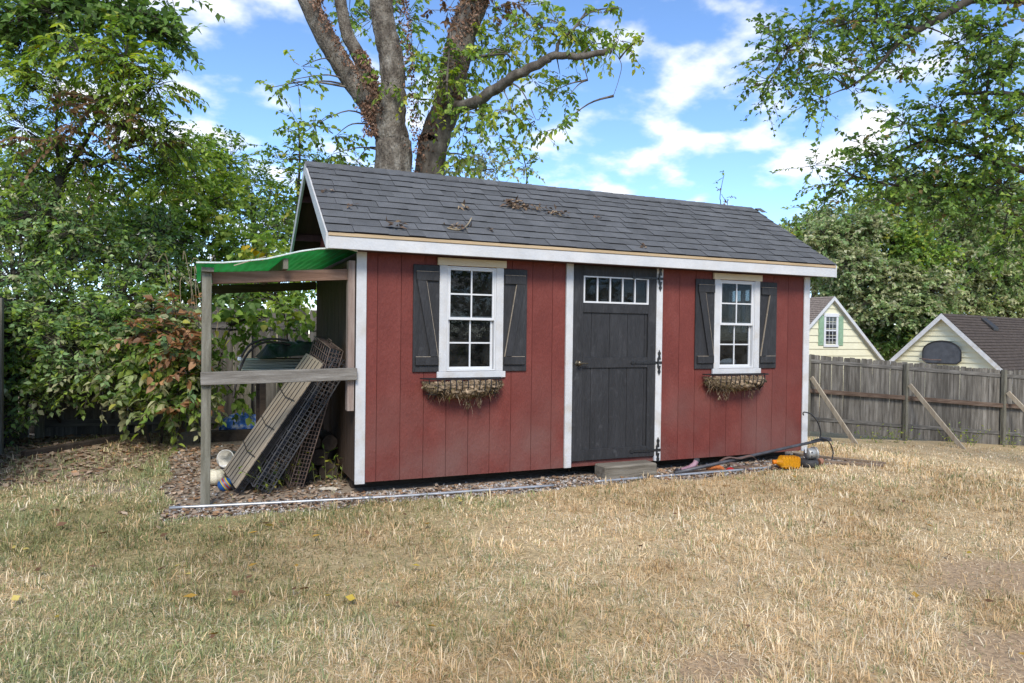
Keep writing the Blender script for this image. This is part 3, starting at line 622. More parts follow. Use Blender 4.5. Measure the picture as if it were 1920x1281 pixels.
crate((-.850,.30,-.085), (.56,-.02,.83), (-.22,1,0), 1.25, .54, .050, 'folded crate with a tan plastic pan on top, leaning on the end wall', WIRE, (PAN, .044, .062), cross=(.30,.56,.84))
crate((-.640,.22,-.085), (.52,-.02,.854), (-.10,1,0), 1.22, .66, .135, 'black folded wire crate under the one with the tan pan', WIRE2, (BPAN, .100, .114), nl=8, nw=17, thick=.0042)
crate((-.360,.36,-.085), (.255,-.16,1.0), (-.15,1,0), 1.20, .50, .110, 'rusty folded wire crate standing steeply closest to the wall', RUSTW, (BPAN, .010, .020), nl=8, nw=17, thick=.0036)
# bundle of pale slats under a crumpled black cover, on a rack
SLAT = M('pale_vinyl_slat', ((.3,(.27,.27,.20)),(.7,(.46,.46,.36))), nscale=3, stretch=(.5,5,5), rough=.6, rand=.2)
TARP = M('crumpled_black_sheet', ((.3,(.012,.011,.010)),(.7,(.038,.034,.03))), nscale=6, rough=.5, bump=.8, bscale=25, spec=.4)
rack = thing('storage_rack', (-.45,1.35,-.1), 'dark low timber rack behind the leaning crates', 'rack')
for x, y in ((-.62,1.15),(-.62,1.62),(-.10,1.15),(-.10,1.62)): MB().box(x-.025, x+.025, y-.025, y+.025, -.14, .80).build('leg', DARKWOOD, rack)
MB().box(-.66, -.04, 1.11, 1.66, .801, .83).build('shelf', DARKWOOD, rack)
rs2 = random.Random(8)
for i in range(9):
    zb = .833+.0145*i + (i > 0)*.0; y0 = 1.02+rs2.uniform(-.03,.05)
    o = MB().bar((-.80+rs2.uniform(-.03,.02), y0+.28, zb+.006), (-.06, y0+.29, zb+.012+.004*(i%2)), .42-.02*i, .011, ch=.002).build('vinyl_slat', SLAT, None)
    tag(o, 'long pale vinyl slat stacked flat on the rack in the lean-to', 'slat', 'pale slats stacked on the rack')
nx, ny = 40, 30; V = []
for i in range(nx):
    for j in range(ny):
        x = -.66+.62*i/(nx-1); y = .98+.70*j/(ny-1); e_ = min(i, nx-1-i)/6; e2 = min(j, ny-1-j)/5; h = .11*min(1, e_)*min(1, e2)
        V.append((x, y, .968 + .002 + h*(.6+.4*vnoise(x*9, y*9)) + .06*(vnoise(x*22+5, y*22)-.3)*min(1,e_)*min(1,e2) + .05*(i/(nx-1))))
I_ = np.arange(nx*ny).reshape(nx, ny); T = np.stack([I_[:-1,:-1],I_[1:,:-1],I_[1:,1:],I_[:-1,1:]],-1).reshape(-1,4)
arr_mesh('plastic_cover', np.array(V), T, TARP, None, smooth=True, label='crumpled black plastic cover heaped over the pale slats', cat='cover')
hs2 = thing('garden_hose', (-.80,1.1,.4), 'two loops of old dark hose arching down from the slat pile', 'hose')
HOSE = M('old_brown_hose', ((.3,(.03,.024,.02)),(.7,(.075,.06,.05))), nscale=20, rough=.6)
for k, pts in enumerate((((-.38,1.12,1.10),(-.60,1.08,1.12),(-.74,1.05,1.04),(-.83,1.03,.86),(-.88,1.02,.62)), ((-.40,1.06,1.135),(-.58,1.03,1.15),(-.74,1.0,1.10),(-.82,.99,.98)))):
    MB().tube(crom(pts, 7), .011, 8).build('hose_length', HOSE, hs2, smooth=True)
MB().lathe((-.83,.99,.955), [(.012,0),(.019,.004),(.019,.03),(.012,.034)], 10).build('coupling', JUG, hs2)
# logs stacked against the wall
LOGM = M('split_log', ((.3,(.035,.026,.02)),(.7,(.09,.07,.055))), nscale=9, rough=.95, bump=.8, bscale=30, rand=.25)
k = 0
for (x, z, r_) in ((-.10,-.02,.085),(-.27,-.025,.08),(-.18,.11,.075),(-.09,.235,.07),(-.22,.245,.06)):
    q = MB(); ph = rs2.random()*6; q.tube([(x,.66,z),(x+.004,.85,z),(x,1.06,z)], [r_*.97,r_,r_*.96], 11)
    tag(q.build('firewood_log', LOGM), 'dark firewood log stacked against the end wall behind the crates', 'log', 'logs stacked against the end wall')
# small clutter on the lean-to floor
BUCK = M('dirty_white_plastic', ((.3,(.42,.41,.37)),(.7,(.66,.65,.60))), nscale=9, rough=.5, fine=.15)
def ground_pt(px, py, z=-.1): 
    d_ = CF + CR*((px-960)/FPX) - CU*((py-640.5)/FPX); t = (z-CAM.z)/d_.z; return CAM + d_*t
bp_ = ground_pt(422, 880); bk = thing('plastic_bucket', bp_, 'dirty white plastic bucket lying on its side by the lean-to post', 'bucket')
axd = Vector((-.45,-.85,.12)).normalized(); c0 = bp_ + Vector((.08,.12,.085)) 
b = MB(); b.lathe(c0, [(.0005,0),(.068,.002),(.082,.16),(.086,.162),(.086,.172),(.079,.172),(.064,.006),(.0005,.005)], 24, axd); b.build('body', BUCK, bk, smooth=True)
MB().tube(crom([c0+axd*.155+Vector((.08,-.02,.0)), c0+axd*.19+Vector((.05,-.02,-.05)), c0+axd*.19+Vector((-.04,0,-.065)), c0+axd*.155+Vector((-.075,.02,-.01))],5), .0025, 5).build('handle', CHROME, bk)
PUMP = M('cream_gourd', ((.3,(.50,.44,.30)),(.55,(.64,.59,.45)),(.75,(.42,.36,.16))), nscale=7, rough=.6, obj=True)
pp = ground_pt(404, 910); gd = thing('white_pumpkin', pp, 'cream ribbed pumpkin on the ground between post and ball', 'pumpkin')
q = MB(); n_ = 40; vs = []
for i in range(13):
    ph = math.pi*i/12
    for k in range(n_):
        th_ = 2*math.pi*k/n_; rr = .088*math.sin(ph)*(1-.07*abs(math.cos(th_*5))**.5); vs.append(pp + Vector((rr*math.cos(th_), rr*math.sin(th_), .072+.072*math.cos(ph)*(1-.25*math.exp(-(math.sin(ph)/.3)**2)))))
q.add(vs, [(i*n_+k, (i+1)*n_+k, (i+1)*n_+(k+1) % n_, i*n_+(k+1) % n_) for i in range(12) for k in range(n_)]); q.build('flesh', PUMP, gd, smooth=True)
MB().tube([pp+Vector((0,0,.115)), pp+Vector((.005,-.01,.145)), pp+Vector((.02,-.02,.16))], [.014,.010,.009], 7).build('stem', EDGE, gd)
def ball_mat():
    m_, t = mat_new('toy_ball_print'); n = t.nodes.new; l = t.links.new; out = n('ShaderNodeOutputMaterial'); b_ = n('ShaderNodeBsdfPrincipled'); l(b_.outputs[0], out.inputs[0]); b_.inputs['Roughness'].default_value = .4
    t_ = n('ShaderNodeTexCoord'); v = n('ShaderNodeTexVoronoi'); v.inputs['Scale'].default_value = 22; l(t_.outputs['Object'], v.inputs['Vector'])
    w_ = n('ShaderNodeTexWave'); w_.inputs['Scale'].default_value = 3.4; w_.inputs['Distortion'].default_value = .5; mp = n('ShaderNodeMapping'); mp.inputs['Rotation'].default_value = (.6,.5,.4); l(t_.outputs['Object'], mp.inputs[0]); l(mp.outputs[0], w_.inputs['Vector'])
    r_ = n('ShaderNodeValToRGB'); r_.color_ramp.interpolation = 'CONSTANT'; e = r_.color_ramp.elements; e[0].position = 0; e[0].color = (.02,.10,.30,1); e[1].position = .36; e[1].color = (.02,.03,.05,1)
    for p_, c_ in ((.45,(.60,.52,.06,1)), (.66,(.62,.22,.03,1)), (.80,(.03,.28,.45,1)), (.93,(.35,.04,.04,1))): x = e.new(p_); x.color = c_
    l(w_.outputs[0], r_.inputs[0]); l(r_.outputs[0], b_.inputs['Base Color']); return m_
bpos = ground_pt(422, 921); q = MB(); vs = []; n_ = 24
q.lathe(bpos, [(max(.0004,.060*math.sin(math.pi*i/16)), .055-.060*math.cos(math.pi*i/16)*(.94)) for i in range(17)], n_)
tag(q.build('toy_ball', ball_mat(), smooth=True), 'small ball printed blue, yellow and orange lying near the lean-to post', 'ball')
BOARD = M('scrap_board', ((.3,(.13,.09,.06)),(.7,(.24,.18,.13))), nscale=5, stretch=(1,4,4), rough=.9)
p0, p1 = ground_pt(446, 898), ground_pt(468, 876)
tag(MB().obox((p0+p1)/2+Vector((.02,0,.045)), Vector((.10,.09,.045)), Vector((-.05,.07,0)), Vector((-.003,-.002,.008)), .002).build('scrap_board', BOARD), 'short brown scrap board propped against the tan crate pan', 'board')
RAG = M('dirty_rag', ((.3,(.38,.34,.27)),(.7,(.58,.54,.46))), nscale=14, rough=.95, bump=.6)
pr_ = ground_pt(618, 919); nx = 22; V = []
for i in range(nx):
    for j in range(nx):
        u_, v_ = i/(nx-1)-.5, j/(nx-1)-.5; V.append((pr_.x+u_*.20+v_*.03, pr_.y+v_*.13-u_*.06, pr_.z+.004+.030*vnoise(u_*9+3, v_*9)*max(0,1-3.2*(u_*u_+v_*v_))))
I_ = np.arange(nx*nx).reshape(nx, nx); T = np.stack([I_[:-1,:-1],I_[1:,:-1],I_[1:,1:],I_[:-1,1:]],-1).reshape(-1,4)
keep = np.array([((k//nx)/(nx-1)-.5)**2*3.6+((k % nx)/(nx-1)-.5)**2*4+.15*(_lat[k % 64, k//64 % 64]-.5) < .8 for k in range(nx*nx)]); T = T[keep[T].all(1)]
arr_mesh('cloth_rag', np.array(V), T, RAG, None, smooth=True, label='pale crumpled rag on the ground in front of the lean-to', cat='rag')
BLUE = M('blue_bag', ((.3,(.03,.10,.42)),(.5,(.06,.20,.65)),(.6,(.6,.66,.78))), nscale=14, rough=.35, bump=.8, bscale=24)
pb = ground_pt(454, 824) + Vector((0,.12,.04)); nx, ny = 30, 16; vs = []
for i in range(nx):
    th_ = 2*math.pi*i/nx
    for j in range(ny):
        ph = math.pi*j/(ny-1); k = 1+.28*(vnoise(th_*3, ph*3)-.5); vs.append((pb.x+.24*math.sin(ph)**.7*math.cos(th_)*k, pb.y+.12*math.sin(ph)**.7*math.sin(th_)*k, pb.z+.11+.15*math.cos(ph)*k))
I_ = np.arange(nx*ny).reshape(nx, ny); T = np.stack([I_, np.roll(I_,-1,0)],0); T = np.stack([T[0][:,:-1],T[1][:,:-1],T[1][:,1:],T[0][:,1:]],-1).reshape(-1,4)
arr_mesh('plastic_bag', np.array(vs), T, BLUE, None, smooth=True, label='crumpled blue plastic bag by the fence behind the lean-to', cat='bag')
tm0, tm1 = Vector((-1.15,3.35,-.04)), Vector((-.35,3.30,-.04)); tag(MB().bar(tm0, tm1, .12, .14, ch=.01).build('bed_timber', LOGM), 'dark rotting timber lying in front of the blue bag', 'timber')

# metal conduit pipes along the bed
PIPE = M('galvanised_pipe', ((.3,(.30,.31,.32)),(.7,(.46,.47,.48))), nscale=12, rough=.38, metal=.55, fine=.12, fscale=30)
def pipe(pts, lab, join=None):
    r_ = thing('metal_pipe', pts[0], lab, 'pipe'); MB().tube(crom(pts, 5), .0125, 9).build('tube', PIPE, r_, smooth=True)
    if join: MB().tube([join[0], join[1]], .0155, 9).build('coupling', PIPE, r_, smooth=True)
pipe([(-1.352,-.035,-.076),(-.5,-.14,-.080),(.35,-.235,-.082),(1.02,-.285,-.078),(1.645,-.322,-.078)], 'long galvanised pipe lying from the lean-to post past the first window', [(.02,-.203,-.081),(.10,-.212,-.081)])
pipe([(2.063,-.30,-.08),(2.564,-.31,-.078)], 'short galvanised pipe half buried in leaves in front of the step')
pipe([(2.70,-.30,-.080),(3.3,-.315,-.080),(4.06,-.335,-.076)], 'galvanised pipe lying under the hoe', [(2.86,-.305,-.08),(2.93,-.306,-.08)])
# step
st = tag(MB().box(2.235, 2.805, -.20, .0, -.135, .022, .012).build('door_step', STEPW), 'rough grey timber block used as a step below the door', 'step')
# long hoe
STEEL = M('dark_steel', ((.3,(.05,.05,.055)),(.6,(.10,.10,.11)),(.8,(.16,.15,.15))), nscale=14, rough=.55, metal=.4)
ho = thing('garden_hoe', (2.95,-.33,-.1), 'long dark steel hoe lying across the clutter at the far end of the shed', 'hoe')
h0, h1 = Vector((2.93,-.30,-.062)), Vector((4.985,-.125,.125))
MB().tube([h0, h0.lerp(h1,.3), h0.lerp(h1,.7), h1], [.017,.017,.016,.015], 10).build('shaft', STEEL, ho, smooth=True)
hb = MB(); e = (h1-h0).normalized(); hb.prism([h1-e*.02+Vector((0,0,.03)), h1+e*.10+Vector((.0,-.03,.005)), h1+e*.12+Vector((0,-.03,-.03)), h1-e*.01+Vector((0,0,-.022))], (.0,.012,.004)); hb.build('blade', STEEL, ho)
# shepherd hook stuck in the ground at the corner
hk = thing('shepherd_hook', (5.0,-.14,-.12), 'thin black curled plant hook bent over at the far corner of the shed', 'plant hook')
MB().tube(crom([(4.66,-.17,.405),(4.652,-.17,.428),(4.68,-.17,.437),(4.78,-.165,.405),(4.88,-.16,.31),(4.925,-.155,.20),(4.90,-.15,.14),(4.80,-.145,.125)],6), .0065, 7).build('curl', IRON, hk, smooth=True)
MB().tube(crom([(4.80,-.145,.125),(4.95,-.15,.145),(5.05,-.155,.10),(5.10,-.16,.0),(5.085,-.165,-.08),(5.045,-.17,-.15)],6), .0065, 7).build('stem', IRON, hk, smooth=True)
# amber bottle
AMB = M('amber_plastic', ((.3,(.62,.26,.008)),(.7,(.75,.36,.012))), nscale=5, rough=.3, spec=.5, transl=.35)
b0 = Vector((4.085,-.345,-.022)); bx = Vector((.97,-.23,-.02)).normalized(); btl = thing('amber_bottle', (4.22,-.38,-.1), 'bright amber plastic jug lying on its side near the far corner', 'bottle')
q = MB(); up = Vector((0,0,1)); sdv_ = bx.cross(up).normalized(); up = sdv_.cross(bx)
q.obox(b0+bx*.175, bx*.105, sdv_*.052, up*.058, .018); 
for k in range(5): q.obox(b0+bx*(.115+.032*k), bx*.010, sdv_*.0545, up*.0605, .012)
q.build('body', AMB, btl)
MB().lathe(b0, [(.020,.030),(.022,.034),(.030,.05),(.052,.078)], 14, bx).build('shoulder', AMB, btl, smooth=True)
MB().lathe(b0, [(.0005,-.004),(.021,-.003),(.022,.0),(.022,.030),(.019,.031)], 14, bx).build('cap', M('orange_cap', ((.3,(.60,.16,.01)),(.7,(.68,.20,.015))), rough=.4), btl, smooth=True)
# small engine
ALU = M('dull_cast_aluminium', ((.3,(.22,.22,.21)),(.7,(.42,.42,.40))), nscale=14, rough=.5, metal=.5, fine=.2)
RUB = M('black_rubber', ((.3,(.02,.02,.021)),(.7,(.05,.05,.052))), nscale=14, rough=.7)
en = thing('small_engine', (4.56,-.34,-.1), 'grey cast-metal motor housing with black base standing at the far corner', 'motor')
ec = Vector((4.56,-.34,-.10))
MB().lathe(ec, [(.0005,0),(.085,.0),(.098,.02),(.098,.05),(.088,.072),(.0005,.074)], 20).build('base', RUB, en, smooth=True)
q = MB(); q.lathe(ec+Vector((-.03,0,.135)), [(.0005,0),(.048,.001),(.056,.01),(.056,.095),(.050,.10),(.0005,.101)], 20, (1,-.15,.0)); q.lathe(ec+Vector((.055,-.01,.135)), [(.056,0),(.070,.002),(.070,.018),(.056,.02)], 20, (1,-.15,0)); q.build('housing', ALU, en, smooth=True)
for k in range(4): MB().lathe(ec+Vector((-.01+.03*(k % 2),-.054,.118+.034*(k//2))), [(.0005,.004),(.010,.0035),(.011,0)], 10, (0,-1,.1)).build('vent_hole', RUB, en)
MB().tube([ec+Vector((-.06,-.02,.15)), ec+Vector((-.062,-.02,.21))], .008, 8).build('spark_plug', JUG, en)
MB().lathe(ec+Vector((.12,-.02,.045)), [(.0005,0),(.032,.002),(.034,.03),(.026,.05),(.0005,.052)], 12, (1,0,.2)).build('fitting', M('rusty_orange', ((.3,(.22,.10,.06)),(.7,(.34,.18,.12))), rough=.8), en)
# straps, planks and scraps by the far corner
STRAP = M('brown_strap', ((.3,(.09,.055,.045)),(.7,(.16,.105,.09))), nscale=20, rough=.8)
sp = thing('leather_strap', (3.62,-.30,-.1), 'brown leather straps tangled over the hoe shaft', 'strap')
def ribbon(pts, w_, dirv, par, nm):
    pts = crom(pts, 6); q = MB(); dv = Vector(dirv).normalized()*w_/2
    vs = [p+dv for p in pts]+[p-dv for p in pts]; n_ = len(pts); q.add(vs, [(i, i+1, n_+i+1, n_+i) for i in range(n_-1)]); o = q.build(nm, STRAP, par); o.modifiers.new('thick','SOLIDIFY').thickness = .004
ribbon([(3.48,-.22,-.09),(3.50,-.24,-.01),(3.60,-.25,.035),(3.74,-.26,.020),(3.86,-.28,.042),(3.93,-.29,-.01),(3.95,-.30,-.03)], .028, (.2,1,.3), sp, 'strap_loop')
ribbon([(3.62,-.24,-.015),(3.68,-.30,-.03),(3.74,-.35,-.06),(3.78,-.40,-.088)], .030, (1,.5,.2), sp, 'strap_tail')
ribbon([(3.45,-.18,-.085),(3.50,-.20,-.04),(3.58,-.21,-.02),(3.65,-.22,-.06),(3.66,-.22,-.09)], .022, (.3,1,.2), sp, 'strap_buckle_end')
for a, b_, w_, h_, lab in (((2.95,-.23,-.088),(4.02,-.235,-.086),.085,.022,'flat brown plank lying beneath the hoe and straps'),
                      ((4.60,.02,-.082),(5.32,-.60,-.088),.065,.024,'weathered board edging the bare patch past the motor'), ((4.95,.25,-.085),(5.46,-.52,-.09),.04,.02,'thin board lying on the bare patch past the shed corner')):
    tag(MB().bar(a, b_, w_, h_, ch=.003).build('loose_plank', BOARD), lab, 'plank')
PINK = M('faded_pink_plastic', ((.3,(.22,.12,.15)),(.7,(.36,.22,.26))), nscale=12, rough=.5); ORNG = M('orange_mesh', ((.3,(.45,.12,.03)),(.7,(.60,.20,.06))), nscale=30, rough=.7, bump=.8); REDP = M('red_plastic', ((.3,(.30,.015,.015)),(.7,(.42,.03,.03))), rough=.45)
fa = thing('tap_fitting', (3.20,-.20,-.09), 'faded pink and grey tap fitting beside the plank', 'fitting')
MB().tube(crom([(3.08,-.20,-.06),(3.16,-.20,-.045),(3.23,-.20,-.02),(3.255,-.20,.015)],4), [.02]*6+[.026]*7, 9).build('pipe_body', PINK, fa, smooth=True)
MB().lathe((3.26,-.20,.012), [(.0005,.03),(.026,.028),(.028,.0),(.0005,-.001)], 10).build('knob', STEEL, fa); MB().lathe((3.05,-.20,-.068), [(.0005,.03),(.024,.028),(.024,0),(.0005,-.001)], 10, (-1,0,.2)).build('collar', STEEL, fa)
q = MB(); q.tube(crom([(3.36,-.22,-.062),(3.42,-.235,-.045),(3.50,-.24,-.055),(3.55,-.25,-.075)],4), [.012,.02,.026,.03,.028,.03,.026,.028,.024,.02,.018,.014,.01], 9); tag(q.build('orange_netting', ORNG), 'crumpled strip of orange netting on the brown plank', 'netting')
q = MB(); q.lathe((3.60,-.285,-.085), [(.0005,.03),(.02,.028),(.042,.012),(.05,0),(.0005,-.002)], 14); tag(q.build('red_cap', REDP, smooth=True), 'small red plastic cap next to the straps', 'cap')

# ------------------------------------------------------------------ fences
def picket_mesh(w_, h_, seed):
    r_ = random.Random(seed); q = MB(); t = .016; z1 = h_
    q.prism([(-w_/2,-t/2,0),(w_/2,-t/2,0),(w_/2,-t/2,z1-.02+r_.uniform(-.004,.004)),(w_/2-.014,-t/2,z1),(-w_/2+.014,-t/2,z1+r_.uniform(-.006,.006)),(-w_/2,-t/2,z1-.02)], (0,t,0))
    me = bpy.data.meshes.new('picket'); me.from_pydata(q.V, [], q.F); me.update(); me.materials.append(PICKET); return me
PM = [picket_mesh(.136, 1.0, s) for s in range(5)]
def fence(A, B, h, lab, side, post_n, rails, tops=True, zoff=0.0, brace=None, zfun=gz, gap=.0015, mid_front=False, cat='fence'):
    A, B = Vector((*A, 0)), Vector((*B, 0)); d_ = B-A; Ln = d_.length; d_.normalize(); nrm = Vector((-d_.y, d_.x, 0))*side     # nrm points to the side with rails
    root = thing('wooden_fence', (*((A+B)/2)[:2], float(zfun((A.x+B.x)/2, (A.y+B.y)/2))), lab, cat)
    n_ = int(Ln/(.136+gap)); ang = math.atan2(d_.y, d_.x); rr = random.Random(int(Ln*100))
    za = float(zfun(A.x, A.y)); zb = float(zfun(B.x, B.y)); zl = lambda t: za+(zb-za)*t
    for i in range(n_):
        t = (i+.5)/n_; p = A + d_*(Ln*t); o = bpy.data.objects.new('picket', PM[rr.randrange(5)]); COL.objects.link(o)
        zg = zl(t)-.05; hh = h+.05+rr.uniform(-.018,.018); o.parent = root; o.matrix_parent_inverse = Matrix.Translation(-WM[root.name])
        o.matrix_basis = Matrix.Translation((p.x+nrm.x*rr.uniform(0,.004), p.y+nrm.y*rr.uniform(0,.004), zg)) @ Matrix.Rotation(ang, 4, 'Z') @ Matrix.Rotation(rr.uniform(-.008,.008), 4, 'Y') @ Matrix.Diagonal((1,1,hh,1))
    for k, (zr_, th_, out_) in enumerate(rails):
        for j in range(post_n):
            t0, t1 = j/post_n, (j+1)/post_n; a = A+d_*(Ln*t0)+nrm*(.012+out_); b_ = A+d_*(Ln*t1)+nrm*(.012+out_); sg = rr.uniform(-.02,.02)
            MB().bar((a.x,a.y,zl(t0)+zr_*h), (b_.x-d_.x*.004,b_.y-d_.y*.004,zl(t1)+zr_*h+sg*.3), .038, th_, ch=.003).build('rail', PICKW if out_ < .03 else RAILB, root)
    for j in range(post_n+1):
        t = min(max(j/post_n, .004), .996); p = A+d_*(Ln*t)+nrm*.072
        MB().box(p.x-.045, p.x+.045, p.y-.045, p.y+.045, zl(t)-.2, zl(t)+h*(1.0 if j % 2 else .985), .004).build('post', GREYPOST, root)
        if brace and j in brace:
            q0 = A+d_*(Ln*t)+nrm*.135 + d_*.05; bl, bs_ = brace[j]
            a = Vector((q0.x, q0.y, zl(t)+h*.70)); b_ = Vector((q0.x+nrm.x*bl+d_.x*bs_, q0.y+nrm.y*bl+d_.y*bs_, 0)); b_.z = float(zfun(b_.x, b_.y))-.04
            MB().bar(a, b_, .04, .10, ch=.004).build('brace', PALEWOOD, root)
    return root
PICKW = M('fence_rail_grey', ((.25,(.055,.052,.047)),(.5,(.12,.112,.10)),(.75,(.22,.21,.19))), nscale=4, stretch=(.8,.8,6), rough=.95, obj=True, rand=.15)
RAILB = M('fence_rail_brown', ((.25,(.05,.032,.022)),(.5,(.11,.075,.055)),(.75,(.18,.14,.11))), nscale=4, stretch=(.8,.8,6), rough=.95, obj=True)
fr_ = lambda px: at(px, 700, 17.0)
PA, PB = fr_(1330), fr_(2062)          # right-hand run, four bays
fence((PA.x, PA.y), (PB.x, PB.y), 1.76, 'tall grey picket fence with slanted pale props beyond the lawn', -1, 4, ((.92,.085,0),(.52,.10,.075),(.14,.085,0)), brace={1:(1.0,.62),2:(1.05,.66),3:(1.05,.66)})
fence((-2.95, 4.42), (6.6, 4.42), 1.66, 'old grey picket fence behind the shed and the lean-to', -1, 4, ((.86,.10,0),(.45,.09,0),(.10,.09,0)))
fence((-3.14, .6), (-3.14, 4.36), 1.66, 'dark shaded fence under the trees at the side of the yard', -1, 3, ((.86,.09,0),(.45,.09,0),(.10,.09,0)))
bh = thing('wooden_box', (-2.80,3.3,.22), 'open brown wooden box fixed to the shaded fence under the trees', 'box')
c = at(52, 775, 9.55); BOXW = M('box_brown', ((.3,(.045,.028,.020)),(.7,(.10,.065,.048))), nscale=5, rough=.9)
for nm, lo, hi in (('back',(-.10,.09,-.20),(.10,.11,.20)),('side_panel',(.08,-.10,-.16),(.10,.089,.16)),('base',(-.12,-.10,-.18),(.12,.089,-.161)),('lid',(-.13,-.13,.161),(.19,.11,.18))):
    MB().box(c.x+lo[0], c.x+hi[0], c.y+lo[1], c.y+hi[1], c.z+lo[2], c.z+hi[2], .003).build(nm, BOXW, bh)
MB().box(c.x-.11, c.x+.13, c.y+.111, c.y+.15, -.14, c.z+.75, .004).build('backing_post', BOXW, bh)
tag(MB().bar((-2.80,2.87,-.075), (-1.93,3.84,-.07), .075, .075, ch=.008).build('edging_timber', LOGM), 'long mossy edging timber lying along the leaf-covered bed', 'timber')

# ------------------------------------------------------------------ neighbouring houses
YEL = M('yellow_lap_siding', ((.3,(.63,.60,.43)),(.7,(.70,.67,.49))), nscale=3, rough=.6, fine=.04, rand=.04)
BRSH = M('brown_shingle', ((.3,(.040,.030,.024)),(.7,(.085,.066,.052))), nscale=6, stretch=(1,1,2), rough=.95, fine=.4, fscale=14)
TNSH = M('tan_shingle', ((.3,(.16,.125,.10)),(.7,(.26,.215,.18))), nscale=6, stretch=(1,1,2), rough=.95, fine=.4, fscale=14)
SAGE = M('sage_shutter_paint', ((.3,(.20,.31,.20)),(.7,(.26,.38,.25))), rough=.6); DGL = M('dark_pane', ((.3,(.02,.022,.025)),(.7,(.05,.055,.06))), nscale=2, rough=.12, spec=.6)
def gable_house(name, lab, apex, ang, half, rise, depth, plank, shing, over=.22, flip=1, cat='house'):
    g = (CR*math.cos(ang) - CF*math.sin(ang)*flip); g.z = 0; g.normalize(); dd = (CF*math.cos(ang) + CR*math.sin(ang)*flip); dd.z = 0; dd.normalize(); out = -dd; Zv = Vector((0,0,1))
    apex = Vector(apex); zb = float(gz(apex.x, apex.y))-.3; ze = apex.z-rise; root = thing(name, (apex.x, apex.y, zb), lab, cat)
    core = MB(); core.prism([apex-Zv*.10, apex+g*half-Zv*(rise+.06), apex+g*half-Zv*(apex.z-zb), apex-g*half-Zv*(apex.z-zb), apex-g*half-Zv*(rise+.06)], dd*depth); wall = core.build('wall', YEL, root)
    z = ze-.9; i = 0
    while z < apex.z-.12:
        z2 = min(z+plank, apex.z-.10); hw = lambda q: half if q <= ze-.06 else max(.0, half*(apex.z-.10-q)/(rise-.04))
        a0, a1 = hw(z), hw(z2); P = lambda s_, q, o_: apex + g*s_ + Zv*(q-apex.z) + out*o_
        q = MB(); q.add([P(-a0,z,.004),P(a0,z,.004),P(a1,z2,.004),P(-a1,z2,.004),P(-a0,z,.052),P(a0,z,.052),P(a1,z2,.014),P(-a1,z2,.014)], [(4,5,6,7),(0,1,5,4),(3,7,6,2),(0,4,7,3),(1,2,6,5)])
        q.build('lap_plank', YEL, wall); z = z2
    rf = MB(); t_ = .09; courses = []
    for s_ in (-1, 1):
        e_ = apex + g*(s_*(half+.25)) - Zv*(rise*(half+.25)/half); up_ = (apex-e_).normalized(); nn = up_.cross(dd)*s_; nn = nn if nn.z > 0 else -nn; sl = (apex-e_).length; nc = int(sl/.145)
        a = apex + out*over; b_ = e_ + out*over
        rf.prism([a, b_, b_+dd*(depth+over), a+dd*(depth+over)], -nn*t_)
        q = MB()
        for c_ in range(nc):            # stepped shingle courses
            c0 = e_ + up_*(sl*c_/nc) + nn*.028 + out*(over+.02); c1 = e_ + up_*(sl*(c_+1)/nc) + nn*.006 + out*(over+.02); cb = e_ + up_*(sl*c_/nc) + nn*.004 + out*(over+.02); W = dd*(depth+over+.04)
            q.add([c0, c0+W, c1+W, c1, cb, cb+W], [(0,1,2,3),(4,5,1,0)])
        courses.append(q)
    roof_ = rf.build('roof', WHITE, root)
    for q in courses: q.build('shingle_courses', shing, roof_, kind='stuff')
    for s_ in (-1, 1):
        e_ = apex + g*(s_*(half+.25)) - Zv*(rise*(half+.25)/half) + out*(over+.001); a = apex + out*(over+.001)
        MB().prism([a-Zv*.0, e_, e_-Zv*.20, a-Zv*.20], out*.03).build('rake_board', WHITE, roof_)
    return root, wall, roof_, g, dd, out, apex
ap = at(1770, 588, 26.0); G = gable_house('garage', 'yellow lap-sided garage with brown roof and a backboard on its gable', ap, rad(52), 2.6, 2.57, 11.0, .19, BRSH, cat='garage')
root, wall, roof_, g, dd, out, apex = G
vt = apex + dd*3.2 + g*.42 - Vector((0,0,.40)); MB().obox(vt+Vector((0,0,.06)), dd*.26, g*.22-Vector((0,0,.20)), Vector((0,0,.07)), .03).build('roof_vent', M('dark_vent', ((.3,(.02,.02,.02)),(.7,(.035,.034,.033))), rough=.6), roof_)
bb = thing('basketball_backboard', apex - Vector((0,0,1.6)) + out*.1, 'dark rounded basketball backboard with bent rim on the yellow garage', 'backboard')
bc = at(1764.5, 661, 25.9); bc = bc + out*((apex-bc).dot(out)+.10); hw, hh = .64, .40; BBM = M('grey_backboard', ((.3,(.045,.048,.055)),(.7,(.085,.09,.10))), nscale=4, rough=.5)
pts = [(-hw,-hh*.72),(-hw*.78,-hh),(hw*.78,-hh),(hw,-hh*.72),(hw,.02)] + [(hw*math.cos(t), .02+(hh)*math.sin(t)*1.0) for t in np.linspace(.25, math.pi-.25, 11)] + [(-hw,.02)]
P = [bc + g*a + Vector((0,0,b_)) for a, b_ in pts]; MB().prism(P, out*.05).build('board', BBM, bb)
fr2 = MB(); n_ = len(P); fr2.tube([p+out*.055 for p in P]+[P[0]+out*.055], .022, 6); fr2.build('frame', IRON, bb)
rc = bc + Vector((0,0,-.27)) + out*.06 - g*.30
MB().tube([rc+g*.30+out*.02, rc+out*.30+g*.10, rc+out*.36-g*.20+Vector((0,0,.03)), rc+out*.18-g*.36+Vector((0,0,.04)), rc-g*.22+out*.06], .016, 6).build('rim', STRAP, bb)
